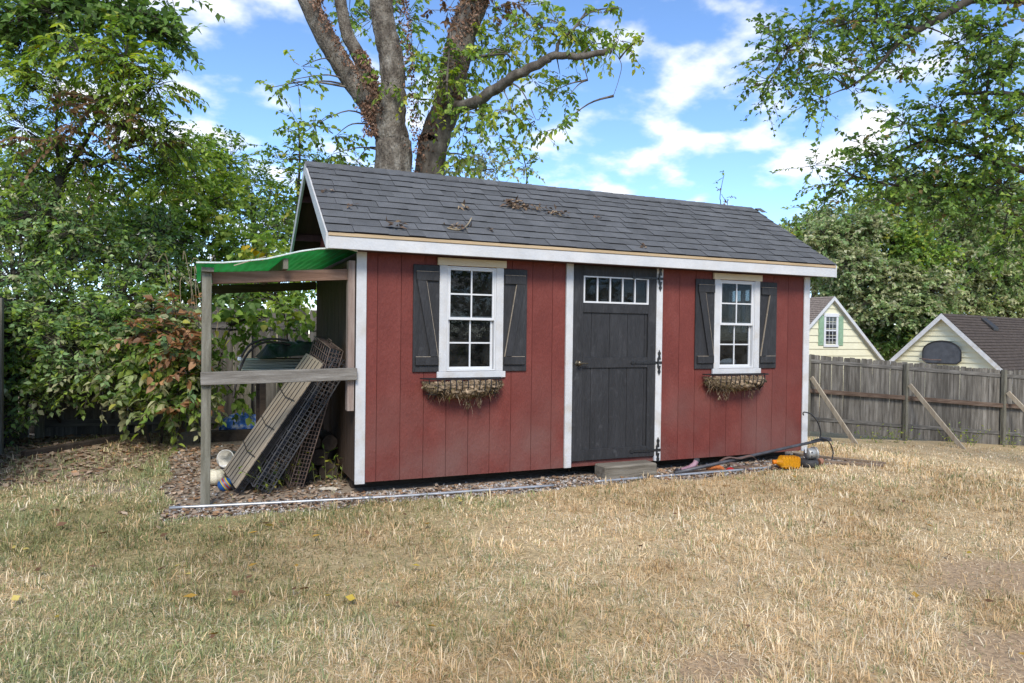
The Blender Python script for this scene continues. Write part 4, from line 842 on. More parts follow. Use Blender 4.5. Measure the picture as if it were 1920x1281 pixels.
ap2 = at(1558, 556, 36.0); H_ = gable_house('yellow_house', 'pale yellow house gable with small window and sage green shutters', ap2, rad(22), 3.75, 3.45, 9.0, .34, TNSH, flip=-1)
root, wall, roof_, g, dd, out, apex = H_
def onwall(px, py): 
    q = at(px, py, 1.0)-CAM; t = (apex-CAM).dot(out)/q.dot(out); return CAM + q*t
wc = onwall(1556.5, 619); ww, wh = .34, .80
def wbox(nm, a0, a1, z0, z1, o0, o1, mt, par): return MB().obox(wc+g*((a0+a1)/2)+Vector((0,0,(z0+z1)/2))+out*((o0+o1)/2), g*((a1-a0)/2), out*((o1-o0)/2), Vector((0,0,(z1-z0)/2)), .008).build(nm, mt, par)
wn = wbox('window', -ww, ww, -wh+.12, wh-.15, .034, .05, DGL, wall)
wbox('casing', -ww-.13, -ww, -wh, wh-.14, .034, .08, VINYL, wn); wbox('casing', ww, ww+.13, -wh, wh-.14, .034, .08, VINYL, wn); wbox('head_casing', -ww-.15, ww+.15, wh-.14, wh+.04, .034, .10, VINYL, wn); wbox('sill', -ww-.15, ww+.15, -wh-.06, -wh+.06, .034, .11, VINYL, wn)
wbox('meeting_rail', -ww, ww, -.06, .02, .051, .07, VINYL, wn)
for k in (-1, 1): wbox('muntin', ww*k/3-.012, ww*k/3+.012, -wh+.1, wh-.14, .051, .064, VINYL, wn)
for zz in (-.42, .31): wbox('muntin', -ww, ww, zz-.012, zz+.012, .051, .063, VINYL, wn)
for s_ in (-1, 1):
    a0 = s_*(ww+.14); a1 = s_*(ww+.48); sh2 = wbox('shutter', min(a0,a1), max(a0,a1), -wh+.02, wh-.1, .034, .07, SAGE, wall)
    for zz in (-.36, .33): wbox('shutter_panel', min(a0,a1)+.05, max(a0,a1)-.05, zz-.28, zz+.28, .071, .082, SAGE, sh2)
# ------------------------------------------------------------------ trees and shrubs
def leaf_arrays(P, dirv, nrm, ln, wd, r_, fold=.25, curl=.15):
    """P base, dirv along the leaf, nrm face normal -> five points and four triangles per leaf"""
    n_ = len(P); dirv = dirv/np.linalg.norm(dirv, axis=1)[:,None]; nrm = nrm - dirv*(nrm*dirv).sum(1)[:,None]; nrm = nrm/(np.linalg.norm(nrm, axis=1)[:,None]+1e-9); sd_ = np.cross(dirv, nrm)
    ln = ln[:,None]; wd = wd[:,None]; mid = P + dirv*ln*.42 - nrm*ln*.02
    Lf = mid + sd_*wd + nrm*wd*fold; Rt = mid - sd_*wd + nrm*wd*fold; tip = P + dirv*ln - nrm*ln*curl
    V = np.stack([P, Lf, mid, Rt, tip], 1).reshape(-1, 3); b5 = np.arange(n_)[:,None]*5
    return V, np.concatenate([b5+np.array([[0,2,1]]), b5+np.array([[1,2,4]]), b5+np.array([[0,3,2]]), b5+np.array([[2,3,4]])])
def leaf_rich(P, dirv, nrm, ln, wd, r_, fold=.28, curl=.16):
    """pointed oval leaf of eight points folded along its midrib"""
    n_ = len(P); dirv = dirv/np.linalg.norm(dirv, axis=1)[:,None]; nrm = nrm - dirv*(nrm*dirv).sum(1)[:,None]; nrm = nrm/(np.linalg.norm(nrm, axis=1)[:,None]+1e-9); sd_ = np.cross(dirv, nrm)
    ln = ln[:,None]; wd = wd[:,None]; a = P + dirv*ln*.28; b = P + dirv*ln*.64 - nrm*ln*curl*.35; w2 = wd*.78; f_ = nrm*fold
    V = np.stack([P, a+sd_*wd+f_*wd, a, a-sd_*wd+f_*wd, b+sd_*w2+f_*w2, b, b-sd_*w2+f_*w2, P+dirv*ln-nrm*ln*curl], 1).reshape(-1, 3); b8 = np.arange(n_)[:,None]*8
    return V, np.concatenate([b8+np.array([t]) for t in ((0,2,1),(0,3,2),(1,2,5),(1,5,4),(2,3,6),(2,6,5),(4,5,7),(5,6,7))])
def foliage(clumps, tw_len, n_leaf, ll, lw, pal, r_, droop=.35, planar=False, up=.35, hang=.25, rich=False):
    """sprays of leaves on twigs inside soft clumps: (centre, radii, twigs[, palette]) -> arrays and twig lines"""
    Vs, Ts, Cs, tw, off = [], [], [], [], 0
    for cl_ in clumps:
        c, R_, nt_ = np.array(cl_[0]), np.array(cl_[1] if hasattr(cl_[1], '__len__') else (cl_[1],)*3), int(cl_[2]); pl = cl_[3] if len(cl_) > 3 else pal
        u_ = r_.normal(0, 1, (nt_, 3)); u_ /= np.linalg.norm(u_, axis=1)[:,None]; rad_ = r_.random(nt_)**.45
        s0 = c + u_*R_*(rad_*.85)[:,None]; d_ = u_*.9 + r_.normal(0, .55, (nt_, 3)) + np.array([0,0,up]); d_ /= np.linalg.norm(d_, axis=1)[:,None]
        tl = tw_len*r_.uniform(.55, 1.25, nt_); t = (np.arange(n_leaf)+.6)/n_leaf
        pos = s0[:,None,:] + d_[:,None,:]*(tl[:,None]*t[None,:])[:,:,None]; pos[:,:,2] -= (droop*tl[:,None]*t[None,:]**2)
        tang = d_[:,None,:]*np.ones((1,n_leaf,1)); tang = tang.copy(); tang[:,:,2] -= 2*droop*t[None,:]; tang /= np.linalg.norm(tang, axis=2)[:,:,None]
        upv = np.array([0,0,1.]) + r_.normal(0, .25, (nt_, 3)); sd_ = np.cross(d_, upv); sd_ /= np.linalg.norm(sd_, axis=1)[:,None]+1e-9
        alt = np.where(np.arange(n_leaf) % 2 == 0, 1., -1.)[None,:,None]
        j = .12 if planar else .38
        ld = tang*.55 + sd_[:,None,:]*alt*(.95 if planar else .8) + r_.normal(0, j, (nt_, n_leaf, 3)); ld[:,:,2] -= hang
        nr = np.array([0,0,1.]) + r_.normal(0, .18 if planar else .5, (nt_, n_leaf, 3)) - .25*u_[:,None,:]*0
        ok = (r_.random((nt_, n_leaf)) < .92).ravel()
        P = pos.reshape(-1,3)[ok]; n_ = len(P); sz = r_.uniform(.65, 1.2, n_)
        V, T = (leaf_rich if rich else leaf_arrays)(P, ld.reshape(-1,3)[ok], nr.reshape(-1,3)[ok], ll*sz, lw*sz*r_.uniform(.85,1.15,n_), r_)
        w_ = np.array([p[1] for p in pl], float); w_ /= w_.sum(); pc = np.array([p[0] for p in pl]); tc_ = r_.choice(len(pl), nt_, p=w_); own = r_.choice(len(pl), (nt_, n_leaf), p=w_)
        pick = np.where(r_.random((nt_, n_leaf)) < .7, tc_[:,None], own); col = pc[pick]*r_.uniform(.72, 1.28, (nt_, n_leaf, 1))*r_.uniform(.85,1.15,(nt_,1,1)); col = col.reshape(-1,3)[ok]
        Vs.append(V); Ts.append(T+off); Cs.append(np.repeat(col, 8 if rich else 5, axis=0)); off += len(V)
        e_ = s0 + d_*tl[:,None]; e_[:,2] -= droop*tl; tw.append(np.stack([c+(s0-c)*.3, s0, (s0+e_)/2+np.array([0,0,.06])*tl[:,None], e_], 1))
    return np.concatenate(Vs), np.concatenate(Ts), np.concatenate(Cs), np.concatenate(tw)
def twig_mesh(tw, r0):
    a, b = tw[:,:-1].reshape(-1,3), tw[:,1:].reshape(-1,3); n_ = len(a); d_ = b-a; s1 = np.cross(d_, np.array([.3,.2,1.])); s1 /= np.linalg.norm(s1,axis=1)[:,None]+1e-9; s2 = np.cross(d_, s1); s2 /= np.linalg.norm(s2,axis=1)[:,None]+1e-9
    k = tw.shape[1]-1; ra = np.tile(np.linspace(r0, r0*.55, k), len(tw))[:,None]; rb = ra*.75; ang = [0, 2.094, 4.189]
    V = np.stack([a+(s1*math.cos(q)+s2*math.sin(q))*ra for q in ang]+[b+(s1*math.cos(q)+s2*math.sin(q))*rb for q in ang], 1).reshape(-1,3); b6 = np.arange(n_)[:,None]*6
    T = np.concatenate([b6+np.array([[i, (i+1) % 3, 3+(i+1) % 3, 3+i]]) for i in range(3)]); return V, T
def limb_pts(P, r0, r1, n=6, jit=.0, r_=None):
    c = crom(P, n); k = len(c)
    return c, [r0+(r1-r0)*(i/(k-1))**.8 for i in range(k)]
def tree(name, lab, cat, base, trunk, limbs, clumps, tw_len, n_leaf, ll, lw, pal, seed, bark, group=None, droop=.35, planar=False, up=.35, hang=.25, connect=True, twr=.006, nseg=10, crown_name='crown', mat=None, dense=2.2, rich=False):
    r_ = np.random.default_rng(seed); root = thing(name, base, lab, cat, group); m_ = MB(); sk = []
    for P, r0, r1 in trunk:
        c, rr = limb_pts(P, r0, r1, 8); c2 = []
        for i, q in enumerate(c): c2.append(q + Vector(r_.normal(0, rr[i]*.03, 3)))
        rr = [x*(1+.018*r_.normal()) for x in rr]; m_.tube(c2, rr, nseg); sk += c
    tr = m_.build('trunk', bark, root, smooth=True)
    m_ = MB()
    for P, r0, r1 in limbs:
        c, rr = limb_pts(P, r0, r1, 6); m_.tube([q+Vector(r_.normal(0, rr[i]*.12, 3)) for i, q in enumerate(c)], rr, 7); sk += c
    if connect:
        for cl_ in clumps:
            c = Vector(cl_[0]); q = min(sk, key=lambda s_: (s_-c).length + .6*max(0, s_.z-c.z)); dl = (c-q).length
            if dl > .05:
                c1 = q.lerp(c,.5)+Vector((0,0,.12*dl))+Vector(r_.normal(0,.05*dl,3)); cc, rr = limb_pts([q, c1, c], min(.012+.008*dl, .04), .003, 5); m_.tube(cc, rr, 5)
    if m_.V: m_.build('limbs', bark, root, smooth=True, kind=None if limbs else 'stuff')
    clumps = [(q[0], q[1], q[2]*dense, *q[3:]) for q in clumps]
    V, T, C, tw = foliage(clumps, tw_len, n_leaf, ll, lw, pal, r_, droop, planar, up, hang, rich)
    arr_mesh(crown_name, V, T, mat or LEAF, root, C, kind='stuff')
    V, T = twig_mesh(tw, twr); arr_mesh('twigs', V, T, bark, root, kind='stuff'); return root
def blob(px, py, Z, sx, sy, nt_, *pal, dz=None):      # a clump seen at a pixel: sizes given in pixels
    k = Z/FPX; return (at(px, py, Z), (sx*k, (dz or (sx+sy)/2*k), sy*k), nt_, *pal)
G_DARK = [((0.100,0.177,0.048),3),((0.149,0.245,0.066),3),((0.206,0.300,0.087),2),((0.334,0.372,0.077),.5)]
G_MID = [((0.150,0.253,0.055),3),((0.226,0.342,0.069),3),((0.317,0.418,0.082),2),((0.450,0.450,0.091),.6)]
G_YEL = [((0.200,0.307,0.053),3),((0.287,0.386,0.068),3),((0.383,0.438,0.075),1.6),((0.144,0.229,0.053),2),((0.450,0.450,0.075),.35)]
G_BLUE = [((0.192,0.309,0.120),3),((0.306,0.431,0.180),3),((0.438,0.450,0.250),2),((0.133,0.223,0.087),1.5)]
BROWN = [((0.213,0.125,0.069),3),((0.288,0.181,0.106),2),((0.150,0.088,0.050),2),((0.125,0.150,0.050),1)]
RUSSET = [((0.337,0.173,0.081),3),((0.440,0.251,0.129),2),((0.246,0.125,0.065),2),((0.116,0.203,0.081),2)]
G_PALE = [((0.343,0.412,0.185),3),((0.448,0.450,0.247),3),((0.225,0.300,0.123),2.4),((0.450,0.450,0.297),1.2)]
DV = Vector
BARKM = M('brown_bark', ((.28,(.04,.032,.025)),(.48,(.095,.08,.064)),(.72,(.19,.17,.145))), nscale=4.5, stretch=(1.6,1.6,.8), rough=.95, bump=1.0, bscale=20, fine=.3, fscale=40)
# --- big tree behind the shed
Zt = 9.6
def tp(px, py, z=Zt): return at(px, py, z)
gb = tp(737, 330); gb1 = Vector((gb.x, gb.y, -.15)); gc = tp(806, 330, 9.9); gc1 = Vector((gc.x-.15, gc.y, -.15))
trunkA = [([gb1, tp(737,318), tp(736,270), tp(728,222)], .27, .215), ([tp(722,245), tp(690,190), tp(645,128), tp(600,50), tp(565,-30), tp(520,-140)], .165, .12),
          ([tp(733,240), tp(738,180), tp(732,105), tp(718,40), tp(712,-20), tp(700,-140)], .185, .14), ([tp(712,235), tp(695,165), tp(672,105), tp(650,60), tp(635,-20)], .12, .075)]
clA = [blob(545,150,9.2,45,22,7), blob(505,165,9.2,25,8,3), blob(565,125,9.4,30,14,5), blob(590,235,9.8,45,35,14), blob(630,255,9.9,40,28,12), blob(520,170,9.3,18,8,3),
       blob(700,35,10.4,50,40,26,G_MID), blob(655,20,10.6,40,30,18,G_MID), blob(760,30,10.6,50,45,34,G_MID), blob(775,110,10.5,40,50,26,G_MID), blob(720,150,9.3,28,12,5), blob(745,165,9.2,20,12,5), blob(700,130,9.2,15,8,3),
       blob(620,290,10.0,40,22,9), blob(670,300,10.0,25,25,8)]
tree('maple_tree', 'tall grey-barked tree with several leaning trunks behind the shed', 'tree', gb1, trunkA, [], clA, .36, 11, .078, .022, G_YEL, 21, BARK, droop=.5, hang=.55, nseg=14, dense=.9, rich=True)
trunkB = [([gc1, tp(806,326,9.9), tp(816,260,9.9), tp(838,200,9.9), tp(852,130,9.9), tp(868,60,9.9), tp(890,0,9.9), tp(910,-120,9.9)], .215, .19)]
limbB = [([tp(838,208,9.8), tp(880,196,9.4), tp(925,172,9.2), tp(965,143,9.0), tp(1015,118,8.9), tp(1040,105,8.85), tp(1090,106,8.8), tp(1145,95,8.8)], .092, .036),
         ([tp(1042,104,9.0), tp(1050,75,9.0), tp(1075,55,9.0), tp(1100,20,9.1)], .028, .012), ([tp(1045,70,9.0), tp(1010,45,9.0), tp(975,10,9.0)], .018, .008), ([tp(848,150,9.7), tp(842,185,9.4), tp(838,165,9.3), tp(845,60,9.3)], .03, .01),
         ([tp(875,110,9.8), tp(910,105,9.6), tp(950,100,9.4)], .03, .012), ([tp(1090,104,9.0), tp(1098,135,9.0), tp(1102,150,8.9)], .010, .004), ([tp(1150,95,8.9), tp(1165,120,8.9), tp(1160,150,8.9), tp(1150,180,8.8)], .005, .003)]
clB = [blob(860,120,9.5,50,38,30), blob(905,95,10.0,50,45,30), blob(935,60,10.0,45,35,20), blob(830,155,9.3,45,28,20), blob(870,170,10.2,40,24,14), blob(805,130,9.4,28,35,14), blob(785,185,9.6,30,25,10), blob(955,100,9.9,50,26,18),
       blob(1000,60,9.0,45,40,17), blob(1050,45,9.0,40,30,14), blob(1075,75,9.2,45,22,15), blob(1115,82,9.2,45,20,14), blob(1100,50,9.0,35,25,10), blob(1160,75,8.8,35,14,7), blob(1205,76,8.7,25,8,4), blob(1130,25,8.9,25,20,5), blob(1165,15,8.9,15,12,3),
       blob(1000,150,9.7,55,18,9), blob(1050,140,9.6,40,16,7), blob(1040,170,8.9,40,14,6), blob(1070,175,8.9,25,10,3), blob(900,215,9.2,55,24,20), blob(960,205,9.0,50,20,13), blob(1005,225,8.9,40,16,9), blob(1045,240,8.8,35,12,7), blob(870,250,9.4,45,30,14), blob(860,290,9.6,40,24,12),
       blob(840,20,10.0,50,30,14,BROWN), blob(930,15,9.9,60,22,18,BROWN), blob(990,10,9.7,45,20,12), blob(895,300,10.2,40,20,9,G_PALE), blob(935,255,9.8,30,20,7)]
tree('vine_tree', 'dark ivy-scarred tree with a long bent limb reaching over the roof', 'tree', gc1, trunkB, limbB, clB, .36, 12, .080, .023, G_YEL, 22, BARKM, droop=.5, hang=.6, nseg=14, dense=.9, rich=True)
# dead ivy leaves clinging to the trunks
def ivy(name, lab, lines, n_, seed):
    r_ = np.random.default_rng(seed); P = []; Nn = []
    for pts, w_, rr in lines:
        c = np.array([tuple(q) for q in crom(pts, 10)]); k = r_.integers(0, len(c)-1, n_); f_ = r_.random(n_)[:,None]; b_ = c[k]*(1-f_)+c[k+1]*f_
        th_ = r_.normal(w_, .38, n_); o_ = np.array(CR)[None]*np.sin(th_)[:,None] - np.array(CF)[None]*np.cos(th_)[:,None]; P.append(b_+o_*(rr*r_.uniform(.97,1.18,n_))[:,None]); Nn.append(o_)
    P = np.concatenate(P); Nn = np.concatenate(Nn); m_ = len(P); d_ = r_.normal(0,.6,(m_,3))+np.array([0,0,-.8]); V, T = leaf_arrays(P, d_, Nn+r_.normal(0,.5,(m_,3)), r_.uniform(.022,.055,m_), r_.uniform(.008,.019,m_), r_, .4, .3)
    pal = np.array([(.20,.115,.075),(.27,.16,.11),(.15,.085,.055),(.32,.21,.15)]); C = pal[r_.integers(0,4,m_)]*r_.uniform(.6,1.2,(m_,1)); arr_mesh(name, V, T, DRY, None, np.repeat(C,5,axis=0), label=lab, cat='ivy', kind='stuff')
ivy('dead_ivy', 'dead brown ivy running up the grey leaning trunks', [([tp(722,240,9.55), tp(690,185,9.5), tp(645,118,9.5), tp(600,40,9.5), tp(585,0,9.5)], .7, .13), ([tp(700,260), tp(697,225), tp(690,200)], .1, .16), ([tp(708,190), tp(690,140), tp(672,100)], .4, .12), ([tp(760,290), tp(755,200), tp(745,100), tp(735,0)], 1.1, .19)], 620, 4)
ivy('dead_ivy', 'dead brown ivy wrapped round the dark trunk with the long limb', [([gc1+Vector((0,0,3.3)), tp(816,260,9.9), tp(838,200,9.9), tp(852,130,9.9), tp(868,60,9.9), tp(890,0,9.9)], -.5, .20), ([tp(840,190,9.9), tp(850,110,9.9), tp(872,40,9.9), tp(895,0,9.9)], .7, .20)], 800, 5)

# --- left-hand thicket
def gpt(px, Z): q = at(px, 800, Z); return Vector((q.x, q.y, float(gz(q.x, q.y))-.05))
b0 = gpt(60, 9.0)
cl = [blob(150,95,8.0,60,40,26), blob(235,110,8.0,60,40,28), blob(290,160,8.1,55,38,26), blob(60,140,8.2,70,45,26), blob(120,180,8.4,80,45,30), blob(250,215,8.4,70,40,30), blob(315,255,8.6,45,30,16), blob(45,240,8.6,60,50,26), blob(190,300,9.0,90,50,34), blob(90,330,9.0,80,50,30), blob(290,330,9.2,80,50,34), blob(345,300,9.4,40,35,14),
      blob(185,190,7.9,40,22,7,BROWN), blob(230,240,8.1,45,20,5,BROWN), blob(110,265,8.2,55,18,4,BROWN), blob(280,275,8.4,34,14,5,BROWN), blob(160,235,8.0,34,18,4,BROWN)]
tree('sumac_tree', 'feathery-leaved tree with rusty seed clusters at the side of the yard', 'tree', b0, [([b0, at(68,560,9.0), at(75,480,9.0), at(100,400,9.0), at(117,330,9.0)], .09, .055)],
     [([at(117,332,9.0), at(108,290,8.9), at(105,250,8.7), at(110,180,8.4)], .035, .012), ([at(117,330,9.0), at(145,290,8.9), at(180,230,8.5), at(210,150,8.2)], .038, .012), ([at(140,300,8.9), at(190,310,8.8), at(260,250,8.5)], .022, .008), ([at(115,340,9.0), at(70,310,8.9), at(20,280,8.7)], .024, .008)],
     cl, .42, 18, .080, .019, G_YEL[:4]+[((.36,.28,.05),.4)]+G_MID[1:3], 31, BARKD, droop=.55, planar=True, hang=.35, dense=1.75, rich=True)
b0 = gpt(-260, 9.5)
cl = [blob(20,30,8.3,80,40,34), blob(110,25,8.4,70,40,34), blob(190,20,8.5,60,38,30), blob(255,35,8.5,50,30,20), blob(300,60,8.5,40,22,12), blob(330,35,8.6,30,20,7), blob(40,90,8.6,60,30,20), blob(150,-40,8.6,150,50,14), blob(300,-30,8.7,60,40,6), blob(-60,90,8.7,60,60,8), blob(345,75,8.5,20,10,3)]
tree('oak_tree', 'dark overhanging tree branch above the feathery-leaved tree', 'tree', b0, [([b0, at(-240,500,9.4), at(-200,200,9.2), at(-140,40,9.0)], .2, .14)], [([at(-160,80,9.0), at(-40,62,8.7), at(60,60,8.5), at(112,52,8.5)], .07, .025), ([at(-140,40,9.0), at(0,-20,8.7), at(150,0,8.6), at(260,20,8.5)], .06, .015)],
     cl, .38, 12, .10, .034, G_DARK+G_MID[:1], 32, BARKD, droop=.4)
# privet bank
pv = [(20,520,8.6,80,60,60),(110,560,8.4,80,60,60),(200,610,8.2,80,50,50),(40,620,8.0,80,60,56),(130,650,7.9,80,45,44),(230,560,8.6,70,60,44),(20,700,8.0,60,35,30),(60,450,9.0,90,60,50),(180,480,9.0,90,60,56),(280,500,9.2,70,60,44),(90,700,8.1,60,26,22),(-50,560,8.6,60,120,30),(-10,660,7.8,40,50,22),(10,750,7.9,40,40,16),(60,740,7.9,50,40,18),(120,720,7.8,50,36,16),(70,400,8.7,80,50,30),(140,430,8.6,70,50,28),(20,380,8.8,60,60,26),(60,300,9.2,60,40,16),(10,820,7.7,30,30,7),(180,700,7.7,50,30,12),(300,440,9.6,70,60,34)]
b0 = gpt(120, 8.9)
tree('privet_shrub', 'bank of small-leaved privet shading the side fence', 'shrub', b0, [([b0, at(118,700,8.8), at(120,560,8.6)], .035, .02), ([b0+Vector((.3,.1,0)), at(60,650,8.6), at(30,540,8.6)], .03, .015), ([b0+Vector((.1,.2,0)), at(200,650,8.6), at(220,560,8.6)], .03, .015)], [], [blob(*q) for q in pv],
     .34, 13, .075, .022, G_BLUE+G_MID[1:3], 33, BARKD, droop=.3, dense=2.1)
# broad-leaved bush with brown leaves next to the lean-to post
b0 = gpt(300, 8.25); bq = [(265,700,7.9,60,50,34),(330,690,7.8,50,45,30),(300,640,7.9,60,40,30),(230,650,8.0,55,40,26),(365,740,7.9,35,45,18),(310,760,7.8,55,30,20),(240,745,8.0,45,28,14),(350,640,8.0,40,40,20),(285,590,8.3,60,40,24),(205,690,8.0,40,30,14)]
tree('broadleaf_bush', 'broad-leaved green bush with patches of dead brown leaves beside the lean-to post', 'bush', b0, [([b0, at(305,800,8.1), at(315,700,8.0)], .022, .012), ([b0+Vector((.1,0,0)), at(340,800,8.1), at(350,700,8.0)], .02, .01), ([b0+Vector((-.1,.1,0)), at(270,790,8.1), at(250,690,8.0)], .02, .01)], [],
     [blob(*q) for q in bq] + [blob(300,622,7.7,45,16,9,RUSSET), blob(345,655,7.6,30,22,9,RUSSET), blob(350,700,7.6,26,18,4,RUSSET), blob(262,640,7.7,24,12,3,RUSSET), blob(352,775,7.7,20,22,3,RUSSET), blob(330,590,7.9,40,14,6,RUSSET)], .30, 9, .098, .028, G_MID+G_PALE[:2], 34, BARKD, droop=.4, hang=.35, dense=1.9, rich=True)
# trees over the back fence
b0 = gpt(330, 12.5); cl = [blob(40,330,11.5,80,60,34), blob(120,400,11.3,80,60,36), blob(30,430,11,80,60,36), blob(200,370,11.5,80,60,36), blob(160,470,11,80,60,34), blob(-30,380,11.5,80,90,34), blob(330,330,11.5,80,50,40), blob(390,380,11.6,70,50,40), blob(300,420,11.2,90,50,46), blob(390,450,11.4,80,50,46), blob(330,520,10.8,80,50,44), blob(440,500,11.4,70,45,40), blob(370,290,12,45,30,16), blob(250,440,11,70,70,40), blob(420,330,12.2,40,40,16), blob(480,480,11.8,60,40,30), blob(400,560,10.6,70,40,34), blob(540,520,11.5,70,40,36), blob(500,560,10.9,80,30,34)]
tree('hackberry_tree', 'bushy green tree behind the back fence, above the green plastic roof', 'tree', b0, [([b0, at(330,600,12.2), at(345,450,12)], .10, .06)], [], cl, .42, 11, .11, .035, G_MID+G_YEL[:2], 35, BARKD, droop=.4, dense=2.3)
b0 = gpt(480, 17); cl = [blob(430,300,16,50,40,24), blob(470,340,16,50,40,26), blob(500,390,16,55,40,30), blob(450,400,16,60,50,34), blob(530,420,16,50,40,26), blob(420,360,16.5,50,60,30), blob(520,450,15.5,60,30,26), blob(395,270,16.5,30,24,10), blob(560,440,16,40,40,16)]
tree('juniper_tree', 'dark fine-leaved tree standing far behind the back fence', 'tree', b0, [([b0, at(480,560,17), at(475,380,16.5)], .14, .05)], [], cl, .5, 12, .12, .03, G_DARK+G_MID[:2], 36, BARKD, droop=.2, dense=2.2)
b0 = gpt(556, 14); cl = [blob(560,250,13,40,25,9), blob(545,290,13,30,30,10), blob(580,300,13,40,20,10), blob(555,335,13,45,25,13), blob(520,300,13.2,25,20,5), blob(610,320,13,45,18,11), blob(660,310,13,35,20,9), blob(565,380,13,40,30,14), blob(520,370,13,35,30,11), blob(530,420,13,40,30,14)]
tree('slender_sapling', 'thin open sapling rising behind the peak of the shed roof', 'tree', b0, [([b0, at(552,500,13.6), at(558,380,13.2), at(562,300,13), at(560,235,13)], .05, .012)], [], cl, .32, 8, .10, .034, G_MID+G_DARK[:1], 37, BARKD, droop=.35, dense=1.6)
b0 = gpt(880, 14); cl = [blob(860,300,13.5,40,30,12,G_PALE), blob(910,290,13.5,35,28,9,G_PALE), blob(960,280,13.5,40,22,8), blob(985,310,13.4,30,22,7), blob(930,320,13.4,40,20,9,G_PALE), blob(830,315,13.5,35,24,9,G_PALE)]
tree('pale_sapling', 'pale green sapling peeping over the middle of the roof', 'tree', b0, [([b0, at(890,420,13.8), at(900,330,13.5), at(905,290,13.5)], .04, .012), ([gpt(985,13.5), at(985,400,13.5), at(988,330,13.4), at(980,290,13.4)], .025, .008)], [], cl, .3, 8, .09, .03, G_PALE+G_MID[:2], 38, BARKD)
b0 = gpt(1352, 13); tree('tall_weed', 'thin weedy stems showing above the far end of the roof', 'weed', b0, [([b0, at(1352,420,13), at(1350,370,13), at(1358,325,13)], .012, .004), ([b0, at(1362,420,13), at(1366,375,13)], .012, .004)], [], [blob(1352,362,13,8,12,2,BROWN), blob(1362,372,13,8,8,2,BROWN), blob(1357,333,13,8,10,2)], .12, 6, .06, .018, G_MID, 39, BARKD, connect=False, dense=1)
# dry canes and vines by the lean-to
CANE = M('dry_cane', ((.3,(.20,.15,.09)),(.7,(.33,.27,.18))), nscale=9, rough=.85)
r_ = np.random.default_rng(6); cb = gpt(350, 8.9); root = thing('dry_canes', cb, 'pale dry canes arching up behind the lean-to post', 'canes')
for k in range(11):
    x0, x1 = 300+r_.random()*110, 300+r_.random()*110; y1 = 480+r_.random()*130; q0 = gpt(x0, 8.9+r_.random()*.6); z_ = 8.5+r_.random()*.5; q1 = at(x1, y1, z_)
    MB().tube(crom([q0, q0.lerp(q1,.5)+Vector((r_.normal(0,.05),0,.05)), q1, q1+Vector((r_.normal(0,.12), r_.normal(0,.05), -.04))], 5), .005, 5).build('cane', CANE, root)
b0 = gpt(560, 9.9); vb = [blob(540,575,8.3,30,14,8), blob(490,600,8.3,34,12,8), blob(560,605,8.2,24,10,6), blob(450,590,8.3,24,24,9,G_MID), blob(425,610,8.2,26,28,10,G_MID), blob(470,625,8.4,26,12,5), blob(420,560,8.0,24,14,6,G_DARK), blob(455,560,8.0,30,14,7,G_DARK), blob(410,660,8.2,24,28,9,G_MID), blob(400,710,8.2,24,34,9,G_MID), blob(440,740,8.6,34,24,9,G_MID), blob(500,690,8.9,34,14,7,G_MID), blob(520,480,8.6,34,14,9), blob(480,470,8.6,30,12,7), blob(585,470,8.8,30,14,8), blob(440,800,9.0,40,20,9,G_MID), blob(540,770,9.2,40,16,7,G_MID), blob(560,615,8.6,24,12,5), blob(500,475,8.4,18,8,4,[((.50,.36,.03),1),((.2,.25,.05),1)])]
tree('grape_vine', 'bright green vine trailing over the fence and rear beam of the lean-to', 'vine', b0, [([b0, at(540,640,9.4), at(520,560,8.8), at(450,545,8.4), at(420,560,8.2)], .012, .006), ([at(450,545,8.4), at(430,620,8.3), at(405,700,8.2)], .008, .004)], [], vb, .24, 6, .10, .036, G_YEL[:3]+G_MID, 40, BARKD, droop=.5, hang=.7, twr=.003, dense=1.3, rich=True)

# --- tree overhanging from the right
b0 = gpt(2260, 11.5)
rc_ = [(1440,150,9.6,34,30,17),(1470,95,9.6,45,50,30),(1520,60,9.6,60,50,42),(1590,40,9.7,60,45,38),(1660,40,9.8,60,40,36),(1560,130,9.6,45,40,26),(1500,160,9.6,40,30,18),(1540,185,9.5,25,25,9),(1640,95,9.8,60,30,26),(1720,20,9.8,60,30,28),(1790,10,10,60,24,22),(1430,60,9.7,25,25,8),(1425,185,9.5,20,16,5),(1690,130,9.8,40,20,11),(1600,165,9.7,30,16,7),
       (1860,60,9.4,60,50,40),(1800,80,9.6,40,40,20),(1890,130,9.3,50,40,30),(1830,140,9.5,50,30,22),(1760,200,9.7,50,30,24),(1840,215,9.4,60,35,34),(1900,220,9.2,40,45,26),(1700,235,9.8,50,30,24),(1760,270,9.8,60,32,32),(1850,290,9.5,60,35,34),(1650,290,10,60,32,30),(1700,330,10,65,35,38),(1600,320,10,50,28,20),(1560,345,10,40,24,14),(1525,310,10,30,16,8),(1620,270,10,35,20,10),(1790,340,9.8,60,35,34),(1880,350,9.4,50,40,30),(1750,385,10,60,28,28),(1830,400,9.7,60,30,28),(1660,375,10,50,24,17),(1570,375,10.2,35,16,8),(1905,420,9.3,40,50,24),(1530,395,10.2,24,12,5),(1880,470,9.4,40,30,14),(1990,200,9.2,80,180,80),(1980,450,9.3,60,80,30),(1650,-40,9.8,180,50,60)]
